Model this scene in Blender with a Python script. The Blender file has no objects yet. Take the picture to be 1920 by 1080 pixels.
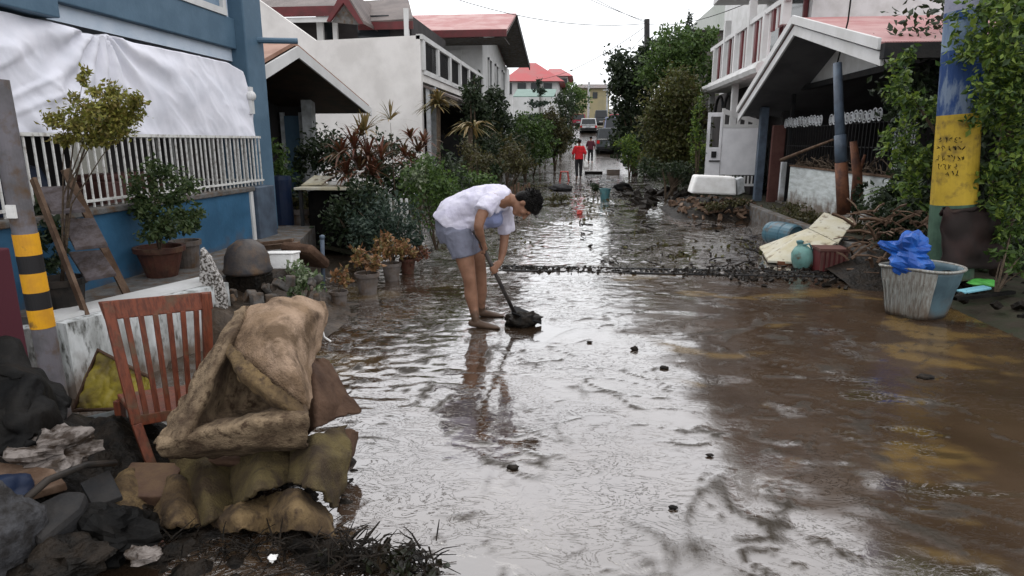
import bpy, math, random
import numpy as np
from mathutils import Vector, Matrix, noise
R = math.radians
random.seed(7)
sc = bpy.context.scene
COL = sc.collection

# ---------------------------------------------------------------- camera
F, H = 1200.0, 1.55                       # focal length in photo pixels, eye height
PITCH = math.atan(275/F); YAW = math.radians(5.936)
cam_d = bpy.data.cameras.new('camera'); cam = bpy.data.objects.new('camera', cam_d); COL.objects.link(cam)
cam_d.sensor_width = 36; cam_d.lens = F/1920*36; cam_d.clip_start = .05; cam_d.clip_end = 3000
cam.location = (0, 0, H); cam.rotation_euler = (math.pi/2-PITCH, 0, YAW)
sc.camera = cam
# ---------------------------------------------------------------- sky
SUN_EL, SUN_ROT = R(52), R(-35)
w = bpy.data.worlds.new('World'); sc.world = w; w.use_nodes = True
nt = w.node_tree; nt.nodes.clear(); N = nt.nodes.new; L = nt.links.new
out = N('ShaderNodeOutputWorld'); bg = N('ShaderNodeBackground'); bg.inputs[1].default_value = 1.0
sky = N('ShaderNodeTexSky'); sky.sky_type = 'NISHITA'; sky.sun_disc = False
sky.sun_elevation = SUN_EL; sky.sun_rotation = SUN_ROT
hs = N('ShaderNodeHueSaturation'); hs.inputs['Saturation'].default_value = .25; hs.inputs['Value'].default_value = .06
L(sky.outputs[0], hs.inputs['Color'])
tc = N('ShaderNodeTexCoord'); sx = N('ShaderNodeSeparateXYZ'); L(tc.outputs['Generated'], sx.inputs[0])
ramp = N('ShaderNodeValToRGB'); L(sx.outputs['Z'], ramp.inputs[0])      # overcast: zenith brighter than horizon
e = ramp.color_ramp.elements; e[0].position = 0; e[0].color = (.57, .585, .60, 1); e[1].position = 1; e[1].color = (.92, .92, .92, 1)
x = e.new(.15); x.color = (.62, .63, .645, 1)
x = e.new(.5); x.color = (.82, .81, .83, 1)
nz = N('ShaderNodeTexNoise'); nz.inputs['Scale'].default_value = 2.2; nz.inputs['Detail'].default_value = 5
mp = N('ShaderNodeMapping'); mp.inputs['Scale'].default_value = (1, 1, 2.5); L(tc.outputs['Generated'], mp.inputs[0]); L(mp.outputs[0], nz.inputs[0])
cr = N('ShaderNodeMapRange'); cr.inputs[1].default_value = .3; cr.inputs[2].default_value = .7; cr.inputs[3].default_value = 1.9; cr.inputs[4].default_value = 2.6
L(nz.outputs[0], cr.inputs[0])
mul = N('ShaderNodeVectorMath'); mul.operation = 'SCALE'; L(ramp.outputs[0], mul.inputs[0]); L(cr.outputs[0], mul.inputs['Scale'])
add = N('ShaderNodeVectorMath'); add.operation = 'ADD'; L(mul.outputs[0], add.inputs[0]); L(hs.outputs[0], add.inputs[1])
L(add.outputs[0], bg.inputs[0]); L(bg.outputs[0], out.inputs[0])
# ---------------------------------------------------------------- sun behind cloud
sd = bpy.data.lights.new('sun', 'SUN'); so = bpy.data.objects.new('sun', sd); COL.objects.link(so)
sd.energy = .7; sd.angle = R(25); sd.color = (1, .97, .93)
so.rotation_euler = (math.pi/2-SUN_EL, 0, math.pi - SUN_ROT)
sc.view_settings.view_transform = 'Standard'; sc.view_settings.look = 'None'
sc.view_settings.exposure = -0.28; sc.view_settings.gamma = 1
sc.cycles.max_bounces = 7; sc.cycles.diffuse_bounces = 3; sc.cycles.glossy_bounces = 3; sc.cycles.transparent_max_bounces = 8

# ---------------------------------------------------------------- pixel ray -> point at a real depth
_f = np.array([-math.sin(YAW)*math.cos(PITCH), math.cos(YAW)*math.cos(PITCH), -math.sin(PITCH)])
_r = np.array([math.cos(YAW), math.sin(YAW), 0]); _u = np.cross(_r, _f); _c = np.array([0, 0, H])
def ray(px, py): return _f*F + _r*(px-960) - _u*(py-540)
def ay(px, py, Y): d = ray(px, py); return Vector(_c + d*Y/d[1])
def ax(px, py, X): d = ray(px, py); return Vector(_c + d*X/d[0])
def gz(px, py, z=0.): d = ray(px, py); return Vector(_c + d*(z-H)/d[2])
def prof(y):                                # the street climbs far away
    t = max(0., y-30)
    return .0017*t*t if t < 40 else 2.72 + .05*(t-40)

# ---------------------------------------------------------------- objects
def wloc(o):
    v = Vector((0, 0, 0))
    while o is not None: v += o.location; o = o.parent
    return v
def tag(o, label=None, cat=None, group=None, kind=None):
    if label: o['label'] = label
    if cat: o['category'] = cat
    if group: o['group'] = group
    if kind: o['kind'] = kind
    return o
def thing(name, loc, label, cat, group=None):
    o = bpy.data.objects.new(name, None); COL.objects.link(o); o.location = loc; o.empty_display_size = .2
    return tag(o, label, cat, group)
def link_mesh(name, V, Fc, mat, parent=None, smooth=False, bevel=0, mods=None):
    V = np.asarray(V, dtype=float).reshape(-1, 3)
    org = np.array(wloc(parent)) if parent else np.array([(V[:, 0].min()+V[:, 0].max())/2, (V[:, 1].min()+V[:, 1].max())/2, V[:, 2].min()])
    me = bpy.data.meshes.new(name); me.from_pydata((V-org).tolist(), [], Fc); me.update()
    o = bpy.data.objects.new(name, me); COL.objects.link(o)
    if parent: o.parent = parent
    else: o.location = org
    me.materials.append(mat)
    if smooth: me.polygons.foreach_set('use_smooth', [True]*len(me.polygons))
    if bevel:
        b = o.modifiers.new('bevel', 'BEVEL'); b.width = bevel; b.segments = 2; b.limit_method = 'ANGLE'
    for m in (mods or []):
        mm = o.modifiers.new(m[0].lower(), m[0])
        for k, v in m[1].items(): setattr(mm, k, v)
    return o
class MB:
    def __init__(s): s.v = []; s.f = []
    def raw(s, vs, fs):
        n = len(s.v); s.v += [tuple(p) for p in vs]; s.f += [[i+n for i in f] for f in fs]; return s
    def box(s, a, b, M=None):
        x0, y0, z0 = a; x1, y1, z1 = b
        vs = [Vector(p) for p in ((x0,y0,z0),(x1,y0,z0),(x1,y1,z0),(x0,y1,z0),(x0,y0,z1),(x1,y0,z1),(x1,y1,z1),(x0,y1,z1))]
        if M: vs = [M @ p for p in vs]
        return s.raw(vs, [[0,3,2,1],[4,5,6,7],[0,1,5,4],[1,2,6,5],[2,3,7,6],[3,0,4,7]])
    def beam(s, p, q, w, h, up=(0,0,1)):
        p, q = Vector(p), Vector(q); d = (q-p); l = d.length; d.normalize()
        x = d.cross(Vector(up))
        if x.length < 1e-4: x = Vector((1,0,0))
        x.normalize(); z = x.cross(d)
        M = Matrix((x, d, z)).transposed().to_4x4(); M.translation = p
        return s.box((-w/2, 0, -h/2), (w/2, l, h/2), M)
    def slab(s, quad, t, d=None):           # quad of 4+ points, thickness vector
        q = [Vector(p) for p in quad]; n = len(q)
        nn = Vector(d) if d else (q[1]-q[0]).cross(q[2]-q[1]).normalized()
        return s.raw(q + [p+nn*t for p in q], [list(range(n))[::-1], list(range(n, 2*n))] + [[i, (i+1)%n, n+(i+1)%n, n+i] for i in range(n)])
    def tube(s, pts, r, n=8, caps=True, side=None, rnd=False):
        pts = [Vector(p) for p in pts]; m = len(pts)
        rr = r if isinstance(r, (list, tuple)) else [r]*m
        rr = [(q, q) if not isinstance(q, (tuple, list)) else q for q in rr]
        if rnd:                              # rounded ends
            a = (pts[0]-pts[1]).normalized(); b = (pts[-1]-pts[-2]).normalized()
            ra, rb = min(rr[0]), min(rr[-1])
            pts = [pts[0]+a*ra*.95, pts[0]+a*ra*.7] + pts + [pts[-1]+b*rb*.7, pts[-1]+b*rb*.95]
            rr = [tuple(q*.3 for q in rr[0]), tuple(q*.72 for q in rr[0])] + rr + [tuple(q*.72 for q in rr[-1]), tuple(q*.3 for q in rr[-1])]
            m = len(pts)
        vs = []; prev = None
        for i in range(m):
            t = (pts[min(i+1, m-1)] - pts[max(i-1, 0)]).normalized()
            ref = Vector(side) if side else (prev if prev else (Vector((1,0,0)) if abs(t.x) < .8 else Vector((0,1,0))))
            a = ref - t*ref.dot(t); a.normalize(); b = t.cross(a)
            if not side: prev = a
            for k in range(n):
                an = 2*math.pi*k/n; vs.append(pts[i] + a*math.cos(an)*rr[i][0] + b*math.sin(an)*rr[i][1])
        fs = [[i*n+k, i*n+(k+1)%n, (i+1)*n+(k+1)%n, (i+1)*n+k] for i in range(m-1) for k in range(n)]
        if caps: fs += [list(range(n))[::-1], [(m-1)*n+k for k in range(n)]]
        return s.raw(vs, fs)
    def lathe(s, c, prof_, n=24, M=None, closed=False):
        vs = []; m = len(prof_)
        for (r_, z_) in prof_:
            for k in range(n):
                a = 2*math.pi*k/n; p = Vector((r_*math.cos(a), r_*math.sin(a), z_))
                vs.append((M @ p if M else p) + Vector(c))
        fs = [[i*n+k, i*n+(k+1)%n, (i+1)*n+(k+1)%n, (i+1)*n+k] for i in range(m-1) for k in range(n)]
        fs += [list(range(n))[::-1]]
        if closed: fs += [[(m-1)*n+k for k in range(n)]]
        return s.raw(vs, fs)
    def ell(s, c, r, M=None, n=16, m=10):
        vs = []; fs = []
        for i in range(m+1):
            th = math.pi*i/m
            for k in range(n):
                a = 2*math.pi*k/n; p = Vector((r[0]*math.sin(th)*math.cos(a), r[1]*math.sin(th)*math.sin(a), r[2]*math.cos(th)))
                vs.append((M @ p if M else p)+Vector(c))
        fs = [[i*n+k, (i+1)*n+k, (i+1)*n+(k+1)%n, i*n+(k+1)%n] for i in range(m) for k in range(n)]
        return s.raw(vs, fs)
    def grid(s, fn, nu, nv):
        vs = [fn(i/nu, j/nv) for j in range(nv+1) for i in range(nu+1)]
        return s.raw(vs, [[j*(nu+1)+i, j*(nu+1)+i+1, (j+1)*(nu+1)+i+1, (j+1)*(nu+1)+i] for j in range(nv) for i in range(nu)])
    def build(s, name, mat, parent=None, smooth=False, bevel=0, mods=None):
        return link_mesh(name, s.v, s.f, mat, parent, smooth, bevel, mods)
def rot(rx=0, ry=0, rz=0): return Matrix.Rotation(R(rz), 4, 'Z') @ Matrix.Rotation(R(ry), 4, 'Y') @ Matrix.Rotation(R(rx), 4, 'X')
def TR(loc, **k): M = rot(**k); M.translation = Vector(loc); return M
def copy_thing(o, loc, label, rz=None, scale=None):
    def cp(q, par):
        c = q.copy(); COL.objects.link(c); c.parent = par
        for ch in q.children: cp(ch, c)
        return c
    c = cp(o, None); c.location = loc; c['label'] = label
    if rz is not None: c.rotation_euler.z = rz
    if scale: c.scale = (scale,)*3
    return c

# ---------------------------------------------------------------- materials
def mat(name, c, c2=None, sc_=6, rough=.7, bump=0, bsc=40, spec=.3, mud=None, mudz=None, stretch=None, metal=0, lo=.4, hi=.62, c3=None, s3=30, trans=0, wave=None, mudcol=(.10,.062,.036)):
    m = bpy.data.materials.new(name); m.use_nodes = True; nt = m.node_tree; N = nt.nodes.new; L = nt.links.new
    b = nt.nodes['Principled BSDF']; b.inputs['Roughness'].default_value = rough; b.inputs['Metallic'].default_value = metal
    b.inputs['Specular IOR Level'].default_value = spec
    ge = N('ShaderNodeNewGeometry'); vec = ge.outputs['Position']
    if stretch:
        mp = N('ShaderNodeMapping'); mp.inputs['Scale'].default_value = stretch; L(vec, mp.inputs[0]); vec = mp.outputs[0]
    col = N('ShaderNodeRGB'); col.outputs[0].default_value = (*c, 1); cur = col.outputs[0]
    def layer(cur, c2, s, lo, hi, det=6, vec=vec):
        n = N('ShaderNodeTexNoise'); n.inputs['Scale'].default_value = s; n.inputs['Detail'].default_value = det; n.inputs['Roughness'].default_value = .6; L(vec, n.inputs[0])
        r = N('ShaderNodeMapRange'); r.inputs[1].default_value = lo; r.inputs[2].default_value = hi; L(n.outputs[0], r.inputs[0])
        x = N('ShaderNodeMix'); x.data_type = 'RGBA'; L(r.outputs[0], x.inputs[0]); L(cur, x.inputs[6]); x.inputs[7].default_value = (*c2, 1)
        return x.outputs[2]
    if c2: cur = layer(cur, c2, sc_, lo, hi)
    if c3: cur = layer(cur, c3, s3, .5, .66)
    if mud is not None:                      # splashed flood mud, patchy, all over
        cur = layer(cur, mudcol, 9, .62-mud*.3, .7, vec=ge.outputs['Position'])
    if mudz is not None:                     # flood line
        s = N('ShaderNodeSeparateXYZ'); L(ge.outputs['Position'], s.inputs[0])
        n = N('ShaderNodeTexNoise'); n.inputs['Scale'].default_value = 5; n.inputs['Detail'].default_value = 6; L(ge.outputs['Position'], n.inputs[0])
        a = N('ShaderNodeMath'); a.operation = 'MULTIPLY_ADD'; a.inputs[1].default_value = .7; L(n.outputs[0], a.inputs[0]); L(s.outputs['Z'], a.inputs[2])
        r = N('ShaderNodeMapRange'); r.inputs[1].default_value = mudz+.25; r.inputs[2].default_value = mudz+.5; r.inputs[3].default_value = .85; r.inputs[4].default_value = 0; L(a.outputs[0], r.inputs[0])
        x = N('ShaderNodeMix'); x.data_type = 'RGBA'; L(r.outputs[0], x.inputs[0]); L(cur, x.inputs[6]); x.inputs[7].default_value = (*mudcol, 1); cur = x.outputs[2]
    L(cur, b.inputs['Base Color'])
    if wave:                                 # corrugation / weave
        wv = N('ShaderNodeTexWave'); wv.bands_direction = wave[0]; wv.inputs['Scale'].default_value = wave[1]; L(ge.outputs['Position'], wv.inputs[0])
        bm = N('ShaderNodeBump'); bm.inputs['Strength'].default_value = wave[2]; bm.inputs['Distance'].default_value = .03; L(wv.outputs[0], bm.inputs['Height']); L(bm.outputs[0], b.inputs['Normal'])
    if bump:
        n = N('ShaderNodeTexNoise'); n.inputs['Scale'].default_value = bsc; n.inputs['Detail'].default_value = 5; L(vec, n.inputs[0])
        bm = N('ShaderNodeBump'); bm.inputs['Strength'].default_value = bump; bm.inputs['Distance'].default_value = .02; L(n.outputs[0], bm.inputs['Height']); L(bm.outputs[0], b.inputs['Normal'])
    if trans: b.inputs['Transmission Weight'].default_value = trans
    return m
def leafmat(name, cols, rough=.6):
    cols = [tuple(c*.86 for c in q) for q in cols]
    m = bpy.data.materials.new(name); m.use_nodes = True; nt = m.node_tree; N = nt.nodes.new; L = nt.links.new
    b = nt.nodes['Principled BSDF']; b.inputs['Roughness'].default_value = rough
    ge = N('ShaderNodeNewGeometry'); r = N('ShaderNodeValToRGB'); L(ge.outputs['Random Per Island'], r.inputs[0])
    e = r.color_ramp.elements; e[0].color = (*cols[0], 1); e[1].color = (*cols[-1], 1)
    for i, c in enumerate(cols[1:-1]): x = e.new((i+1)/(len(cols)-1)); x.color = (*c, 1)
    L(r.outputs[0], b.inputs['Base Color'])
    t = N('ShaderNodeBsdfTranslucent'); L(r.outputs[0], t.inputs[0]); mx = N('ShaderNodeMixShader'); mx.inputs[0].default_value = .3
    L(b.outputs[0], mx.inputs[1]); L(t.outputs[0], mx.inputs[2]); L(mx.outputs[0], nt.nodes['Material Output'].inputs[0])
    return m
G_ = mat
def DK(nm, *a, **k): k['spec'] = .12; return G_(nm, *a, **k)
M = dict(
 blue=G_('blue_paint', (.062,.118,.175), (.085,.15,.215), 3, .55, .1),
 blue_low=G_('blue_low_wall', (.040,.125,.225), (.026,.085,.155), 2.2, .55, .15, 30, mudz=.42),
 paleblue=G_('pale_blue_wall', (.60,.68,.78), (.52,.61,.72), 4, .7, .1),
 sheet=G_('white_cloth', (.78,.78,.85), (.68,.69,.76), 3, .8, .15, 15),
 white=G_('white_paint', (.62,.62,.62), (.52,.52,.51), 3, .6, .1),
 whitefar=G_('white_wall', (.72,.70,.68), (.60,.58,.56), 1.2, .8, .12, 20),
 whitefar2=G_('white_house_wall', (.62,.62,.62), (.52,.52,.51), 1.5, .8),
 whitewall=G_('mud_streaked_white_wall', (.58,.60,.60), (.30,.31,.30), 8, .8, .3, 30, c3=(.08,.08,.07), s3=22, mudz=.12, stretch=(1,1,.35)),
 rail=G_('fence_white', (.62,.62,.60), (.30,.27,.24), 25, .5, lo=.5, hi=.7),
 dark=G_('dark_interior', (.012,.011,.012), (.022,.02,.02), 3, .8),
 darkwall=G_('dark_porch_wall', (.028,.025,.026), (.045,.04,.04), 2, .8),  # shade inside the porches is put into this dark base colour
 grey=DK('grey_concrete', (.14,.138,.135), (.085,.08,.075), 6, .85, .4, 50, mud=.5),
 greypaint=G_('grey_soffit', (.10,.10,.105), (.07,.07,.075), 2, .7),
 woodsoffit=G_('brown_soffit', (.06,.035,.022), (.03,.02,.014), 4, .7),
 redroof=G_('red_metal_roof', (.34,.11,.105), (.44,.25,.235), 1.5, .5, wave=('X', 9, .5)),
 redroof2=G_('pink_metal_roof', (.36,.14,.14), (.46,.27,.26), 1.5, .45, wave=('X', 10, .5)),
 redfar=G_('bright_red_roof', (.36,.05,.055), (.30,.08,.08), .8, .5),
 darkroof=G_('dark_roof_sheet', (.10,.08,.075), (.16,.13,.12), 1.5, .6, wave=('X', 8, .6)),
 maroon=G_('maroon_fascia', (.12,.022,.025), (.08,.02,.02), 3, .5),
 brownroof=G_('brown_roof', (.22,.11,.07), (.30,.17,.12), 3, .7),
 mud=G_('thick_mud', (.030,.021,.014), (.060,.040,.025), 9, .5, .9, 25, spec=.35),
 darkmud=DK('black_mud', (.007,.006,.005), (.020,.015,.011), 12, .5, 1, 34),
 verge=G_('muddy_verge', (.028,.022,.014), (.018,.022,.009), 5, .85, .8, 20),
 wood=G_('chair_wood', (.17,.045,.021), (.09,.025,.013), 10, .45, .2, mud=.25, mudz=.05, stretch=(6,6,1)),
 oldwood=DK('old_wood', (.085,.052,.034), (.15,.10,.07), 10, .6, .3),
 carpet_b=G_('carpet_back_beige', (.26,.19,.12), (.085,.056,.034), 6, .9, .7, 110, c3=(.06,.036,.021), s3=26, mud=.42, mudcol=(.055,.035,.021)),
 carpet_p=G_('carpet_pink_beige', (.38,.27,.19), (.22,.145,.088), 4, .9, .6, 110, c3=(.11,.07,.04), s3=6, mud=.30, mudcol=(.08,.05,.03)),
 carpet_o=G_('carpet_olive', (.105,.080,.032), (.045,.030,.016), 5, .9, .6, 100, mud=.45, mudcol=(.035,.023,.014)),
 carpet_d=DK('carpet_dark_brown', (.055,.032,.022), (.10,.06,.04), 6, .8, .4, 60),
 carpet_m=G_('carpet_mustard_brown', (.17,.115,.055), (.085,.055,.028), 6, .9, .5, 80, c3=(.05,.032,.02), s3=20, mud=.4, mudcol=(.04,.026,.016)),
 yellow=G_('yellow_plastic', (.20,.16,.018), (.09,.065,.02), 7, .45, .2),
 terracotta=G_('terracotta', (.085,.030,.019), (.045,.02,.014), 8, .7, .2, mud=.4),
 potgrey=G_('grey_pot', (.15,.13,.12), (.09,.075,.065), 8, .7, .2, mud=.5),
 potdark=DK('black_pot', (.02,.019,.018), (.04,.033,.028), 8, .4, .1),
 bark=G_('bark', (.06,.042,.03), (.10,.075,.05), 20, .9, .6, 60),
 bluegrey=G_('blue_grey_paint', (.085,.115,.155), (.055,.07,.095), 5, .5, .1),
 darkblue=DK('navy_plastic', (.010,.018,.042), (.018,.024,.045), 6, .4),
 teal=G_('teal_plastic', (.055,.15,.17), (.09,.20,.21), 6, .35, .1, mud=.35),
 tealpale=G_('pale_teal_plastic', (.16,.33,.30), (.12,.24,.22), 6, .35, .1, mud=.25),
 bluebarrel=G_('dull_blue_plastic', (.045,.11,.15), (.06,.14,.18), 5, .4, .1, mud=.4),
 tarp=G_('blue_tarp', (.010,.06,.28), (.02,.11,.42), 9, .35, .3, 30),
 binclear=G_('cloudy_plastic', (.30,.31,.29), (.16,.14,.12), 7, .35, .1, stretch=(8,8,1), mudz=.02),
 styro=G_('styrofoam', (.86,.86,.85), (.74,.73,.71), 5, .8, .2),
 panel=G_('beige_board', (.44,.40,.28), (.50,.48,.40), 4, .7, .2, mud=.25),
 black=DK('black_sheet', (.003,.003,.003), (.008,.007,.006), 5, .6, .5, 20),
 slate=DK('slate_grey', (.018,.019,.021), (.030,.028,.027), 6, .6, .3),
 panelgrey=G_('blue_grey_board', (.11,.125,.13), (.08,.075,.065), 4, .6, .15),
 sack=DK('grey_sack', (.060,.060,.064), (.026,.024,.023), 18, .8, .6, 60),
 cardboard=G_('wet_cardboard', (.085,.048,.033), (.13,.08,.046), 9, .8, .4),
 crumple=G_('crumpled_white_plastic', (.19,.165,.15), (.04,.028,.020), 16, .4, .3, lo=.42, hi=.56),
 ylw_band=G_('yellow_band', (.68,.33,.012), (.55,.26,.02), 12, .5, mud=.1),
 blk_band=G_('black_band', (.015,.014,.015), None, rough=.5),
 pole=G_('grey_steel_pole', (.15,.14,.155), (.10,.095,.10), 8, .5, .1, mud=.3),
 rust=G_('rusty_pole', (.15,.06,.03), (.07,.03,.02), 10, .7, .3),
 skin=G_('skin', (.25,.13,.082), (.19,.095,.058), 12, .5, .05),
 skinleg=G_('skin_muddy', (.235,.105,.058), (.20,.09,.05), 10, .45, .05, mudz=-.10),
 hair=DK('black_hair', (.004,.0035,.0035), (.010,.009,.008), 60, .55, .8, 120),
 shorts=G_('grey_shorts', (.20,.21,.27), (.15,.155,.20), 8, .85, .3, 60),
 shovel=G_('wet_dark_handle', (.022,.02,.02), (.05,.04,.035), 14, .3, .2),
 carwhite=G_('white_car_paint', (.55,.56,.57), None, rough=.3),
 cardark=G_('dark_car_paint', (.05,.06,.065), None, rough=.3),
 carblue=G_('silver_blue_jeep', (.18,.20,.30), None, rough=.3),
 carred=G_('red_car_paint', (.30,.02,.045), None, rough=.3),
 glass=G_('dark_glass', (.02,.024,.028), None, rough=.08),
 glassblue=G_('window_glass', (.20,.29,.38), (.13,.19,.26), 2, .12),
 tyre=G_('tyre', (.015,.015,.015), None, rough=.8),
 redcloth=G_('red_cloth', (.62,.02,.03), (.42,.015,.02), 12, .85, .2),
 redlight=G_('tail_light', (.45,.01,.01), None, rough=.3),
 chrome=G_('dull_chrome', (.5,.5,.5), None, rough=.25, metal=.9),
 maroonc=G_('maroon_cloth', (.085,.02,.03), None, rough=.85),
 trouser=G_('dark_trousers', (.022,.022,.025), None, rough=.85),
 orange=G_('orange_plastic', (.55,.10,.04), None, rough=.4),
 redplastic=G_('red_plastic', (.50,.06,.05), (.35,.05,.04), 20, .4, mud=.3),
 greenbag=G_('green_plastic', (.10,.42,.08), None, rough=.35),
 cyan=G_('pale_blue_plastic', (.22,.50,.60), None, rough=.35),
 beam=G_('weathered_white', (.50,.52,.54), (.32,.33,.33), 6, .7, .2, mudz=.35),
 stucco=G_('white_block_wall', (.58,.62,.62), (.40,.43,.42), 5, .8, .4, 25, stretch=(1,.5,3), mudz=.42),
 greenroof=G_('green_awning', (.12,.19,.165), (.15,.23,.20), 2, .6),
 yellowwall=G_('yellow_wall', (.34,.29,.17), (.28,.25,.16), 1, .8),
 hill=G_('far_haze_pale', (.50,.52,.49), (.40,.43,.39), .25, .7, wave=('X', 1.5, .5)),
 brown=G_('brown_paint', (.085,.035,.03), (.12,.055,.045), 4, .6),
 straw=G_('dry_debris', (.16,.10,.055), (.08,.05,.03), 20, .9),
 tread=DK('weathered_tread', (.115,.10,.105), (.07,.055,.05), 14, .8, .4),
 gatewhite=G_('gate_white', (.78,.78,.80), (.68,.68,.70), 3, .5),
 dirtyplastic=G_('dirty_black_plastic', (.035,.033,.036), (.07,.055,.045), 7, .5, .2, mud=.4),
 rubblegrey=DK('rubble_grey', (.12,.115,.11), (.05,.045,.04), 12, .8, .4, mud=.6),
 speck=G_('pebble_dash', (.46,.44,.42), (.07,.06,.05), 55, .85, .6, 60, lo=.46, hi=.54),
)
LM = dict(
 yel=leafmat('yellow_green_leaf', [(.17,.19,.03),(.34,.33,.06),(.26,.20,.05),(.12,.14,.03)]),
 dark2=leafmat('deep_green_leaf', [(.02,.045,.012),(.05,.09,.02),(.08,.11,.03),(.03,.055,.016)]),
 mid=leafmat('mid_green_leaf', [(.03,.07,.015),(.07,.13,.025),(.10,.17,.03),(.045,.08,.02)]),
 dark=leafmat('dark_green_leaf', [(.010,.022,.009),(.022,.042,.014),(.034,.054,.016),(.015,.027,.010)]),
 bluish=leafmat('grey_green_leaf', [(.02,.045,.03),(.05,.08,.05),(.03,.055,.045)]),
 red=leafmat('red_brown_leaf', [(.12,.035,.02),(.20,.07,.035),(.09,.04,.02),(.14,.09,.03)]),
 tan=leafmat('tan_leaf', [(.28,.19,.07),(.20,.14,.05),(.13,.12,.04),(.30,.22,.10)]),
 orange=leafmat('orange_leaf', [(.26,.11,.04),(.36,.20,.09),(.17,.075,.035),(.28,.20,.06),(.10,.09,.03)]),
 pale=leafmat('variegated_leaf', [(.24,.29,.16),(.06,.12,.03),(.12,.18,.06),(.34,.37,.26),(.05,.09,.03)]),
 olive2=leafmat('brown_green_leaf', [(.045,.055,.015),(.085,.10,.02),(.075,.06,.018),(.12,.13,.03),(.035,.042,.012)]),
 olive=leafmat('olive_leaf', [(.05,.05,.015),(.09,.085,.02),(.06,.045,.016),(.035,.04,.012)]),
 vine=leafmat('vine_leaf', [(.03,.075,.012),(.11,.19,.025),(.22,.30,.04),(.05,.10,.02),(.025,.05,.012)]),
)

# ---------------------------------------------------------------- foliage
def leaves(name, blobs, n, s, m, parent, seed=1, aspect=.55, clump=.28, up=.3):
    rg = np.random.default_rng(seed)
    vol = np.array([b[3]*b[4]*b[5] for b in blobs])**.7; cnt = np.maximum(3, (vol/vol.sum()*n)).astype(int)
    P = []
    for b, c in zip(blobs, cnt):
        k = max(4, c//35); d = rg.normal(size=(k, 3)); d /= np.linalg.norm(d, axis=1)[:, None]
        rad = rg.uniform(.45, 1.02, (k, 1)); cen = d*rad
        idx = rg.integers(0, k, c); p = cen[idx] + rg.normal(size=(c, 3))*clump*rg.uniform(.4, 1, (k, 1))[idx]
        P.append(p*np.array(b[3:6]) + np.array(b[:3]))
    P = np.concatenate(P); n = len(P)
    a = rg.normal(size=(n, 3)); a[:, 2] -= .3; a /= np.linalg.norm(a, axis=1)[:, None]
    nn = rg.normal(size=(n, 3)); nn[:, 2] += up*3; b = np.cross(a, nn); b /= (np.linalg.norm(b, axis=1)[:, None]+1e-6)
    c = np.cross(a, b); sz = s*rg.uniform(.55, 1.35, (n, 1))
    V = np.empty((n, 4, 3)); V[:, 0] = P; V[:, 1] = P + a*sz*.5 + b*sz*aspect*.5 + c*sz*.12; V[:, 2] = P + a*sz; V[:, 3] = P + a*sz*.5 - b*sz*aspect*.5 + c*sz*.12
    return link_mesh(name, V.reshape(-1, 3), np.arange(n*4).reshape(-1, 4).tolist(), m, parent)
def straps(name, centers, m, parent, n=26, l=.45, w=.035, seed=1, rise=.9, droop=.8):
    rg = random.Random(seed); mb = MB()
    for c in centers:
        for i in range(n):
            az = rg.uniform(0, 6.283); el = rg.uniform(.1, 1.4)*rise; L_ = l*rg.uniform(.6, 1.15); c0 = Vector(c)
            d = Vector((math.cos(az), math.sin(az), 0)); s_ = Vector((-math.sin(az), math.cos(az), 0)); pts = []
            for k in range(6):
                t = k/5; x = L_*t*math.cos(el); z = L_*t*math.sin(el) - droop*L_*t*t*.6
                pts.append((c0 + d*x + Vector((0, 0, z)), w*math.sin(math.pi*(.12+.86*t))**.8))
            n0 = [p + s_*q for p, q in pts] + [p - s_*q for p, q in pts]
            mb.raw(n0, [[k, k+1, k+7, k+6] for k in range(5)])
    return mb.build(name, m, parent)
def limb_tree(name, base, tips, r, m, parent, seed=3):
    rg = random.Random(seed); mb = MB(); base = Vector(base)
    for i, t in enumerate(tips):
        t = Vector(t); mid = base.lerp(t, .45) + Vector((rg.uniform(-1,1), rg.uniform(-1,1), rg.uniform(0,1)))*.06*(t-base).length
        mid.x = base.x + (mid.x-base.x)*.6; mid.y = base.y + (mid.y-base.y)*.6
        rr = r if i == 0 else r*.6
        mb.tube([base, base.lerp(mid, .5), mid, mid.lerp(t, .5)+Vector((0,0,.02)), t], [rr, rr*.85, rr*.65, rr*.4, rr*.15], 7)
    return mb.build(name, m, parent, smooth=True)
def bush(name, label, base, blobs, n, s, m, seed, cat='plant', group=None, trunk=.02, ntips=5, part='foliage', **k):
    t = thing(name, base, label, cat, group)
    leaves(part, blobs, n, s, m, t, seed, **k)
    rg = random.Random(seed); tips = []
    for i in range(ntips):
        b = blobs[i % len(blobs)]; tips.append((b[0]+rg.uniform(-.5,.5)*b[3], b[1]+rg.uniform(-.5,.5)*b[4], b[2]+rg.uniform(-.2,.7)*b[5]))
    limb_tree('stem' if part == 'foliage' else 'trunk', base, tips, trunk, M['bark'], t, seed)
    return t
def PB(px, py, Y, r, rz=None, ry=None):      # a leaf blob whose centre stands at depth Y
    p = ay(px, py, Y); return (p.x, p.y, p.z, r, ry or r, rz or r)
def gp(px, Y, z=.12): p = ay(px, 330, Y); return Vector((p.x, Y, z))
def pot(t, c, r, h, m, taper=.72):
    mb = MB(); mb.lathe(c, [(r*taper, 0), (r*.9, h*.8), (r*.92, h*.82), (r*1.03, h*.83), (r*1.05, h), (r*.9, h), (r*.86, h*.85), (.01, h*.84)], 20)
    o = mb.build('pot', m, t, smooth=False); return o

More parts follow.
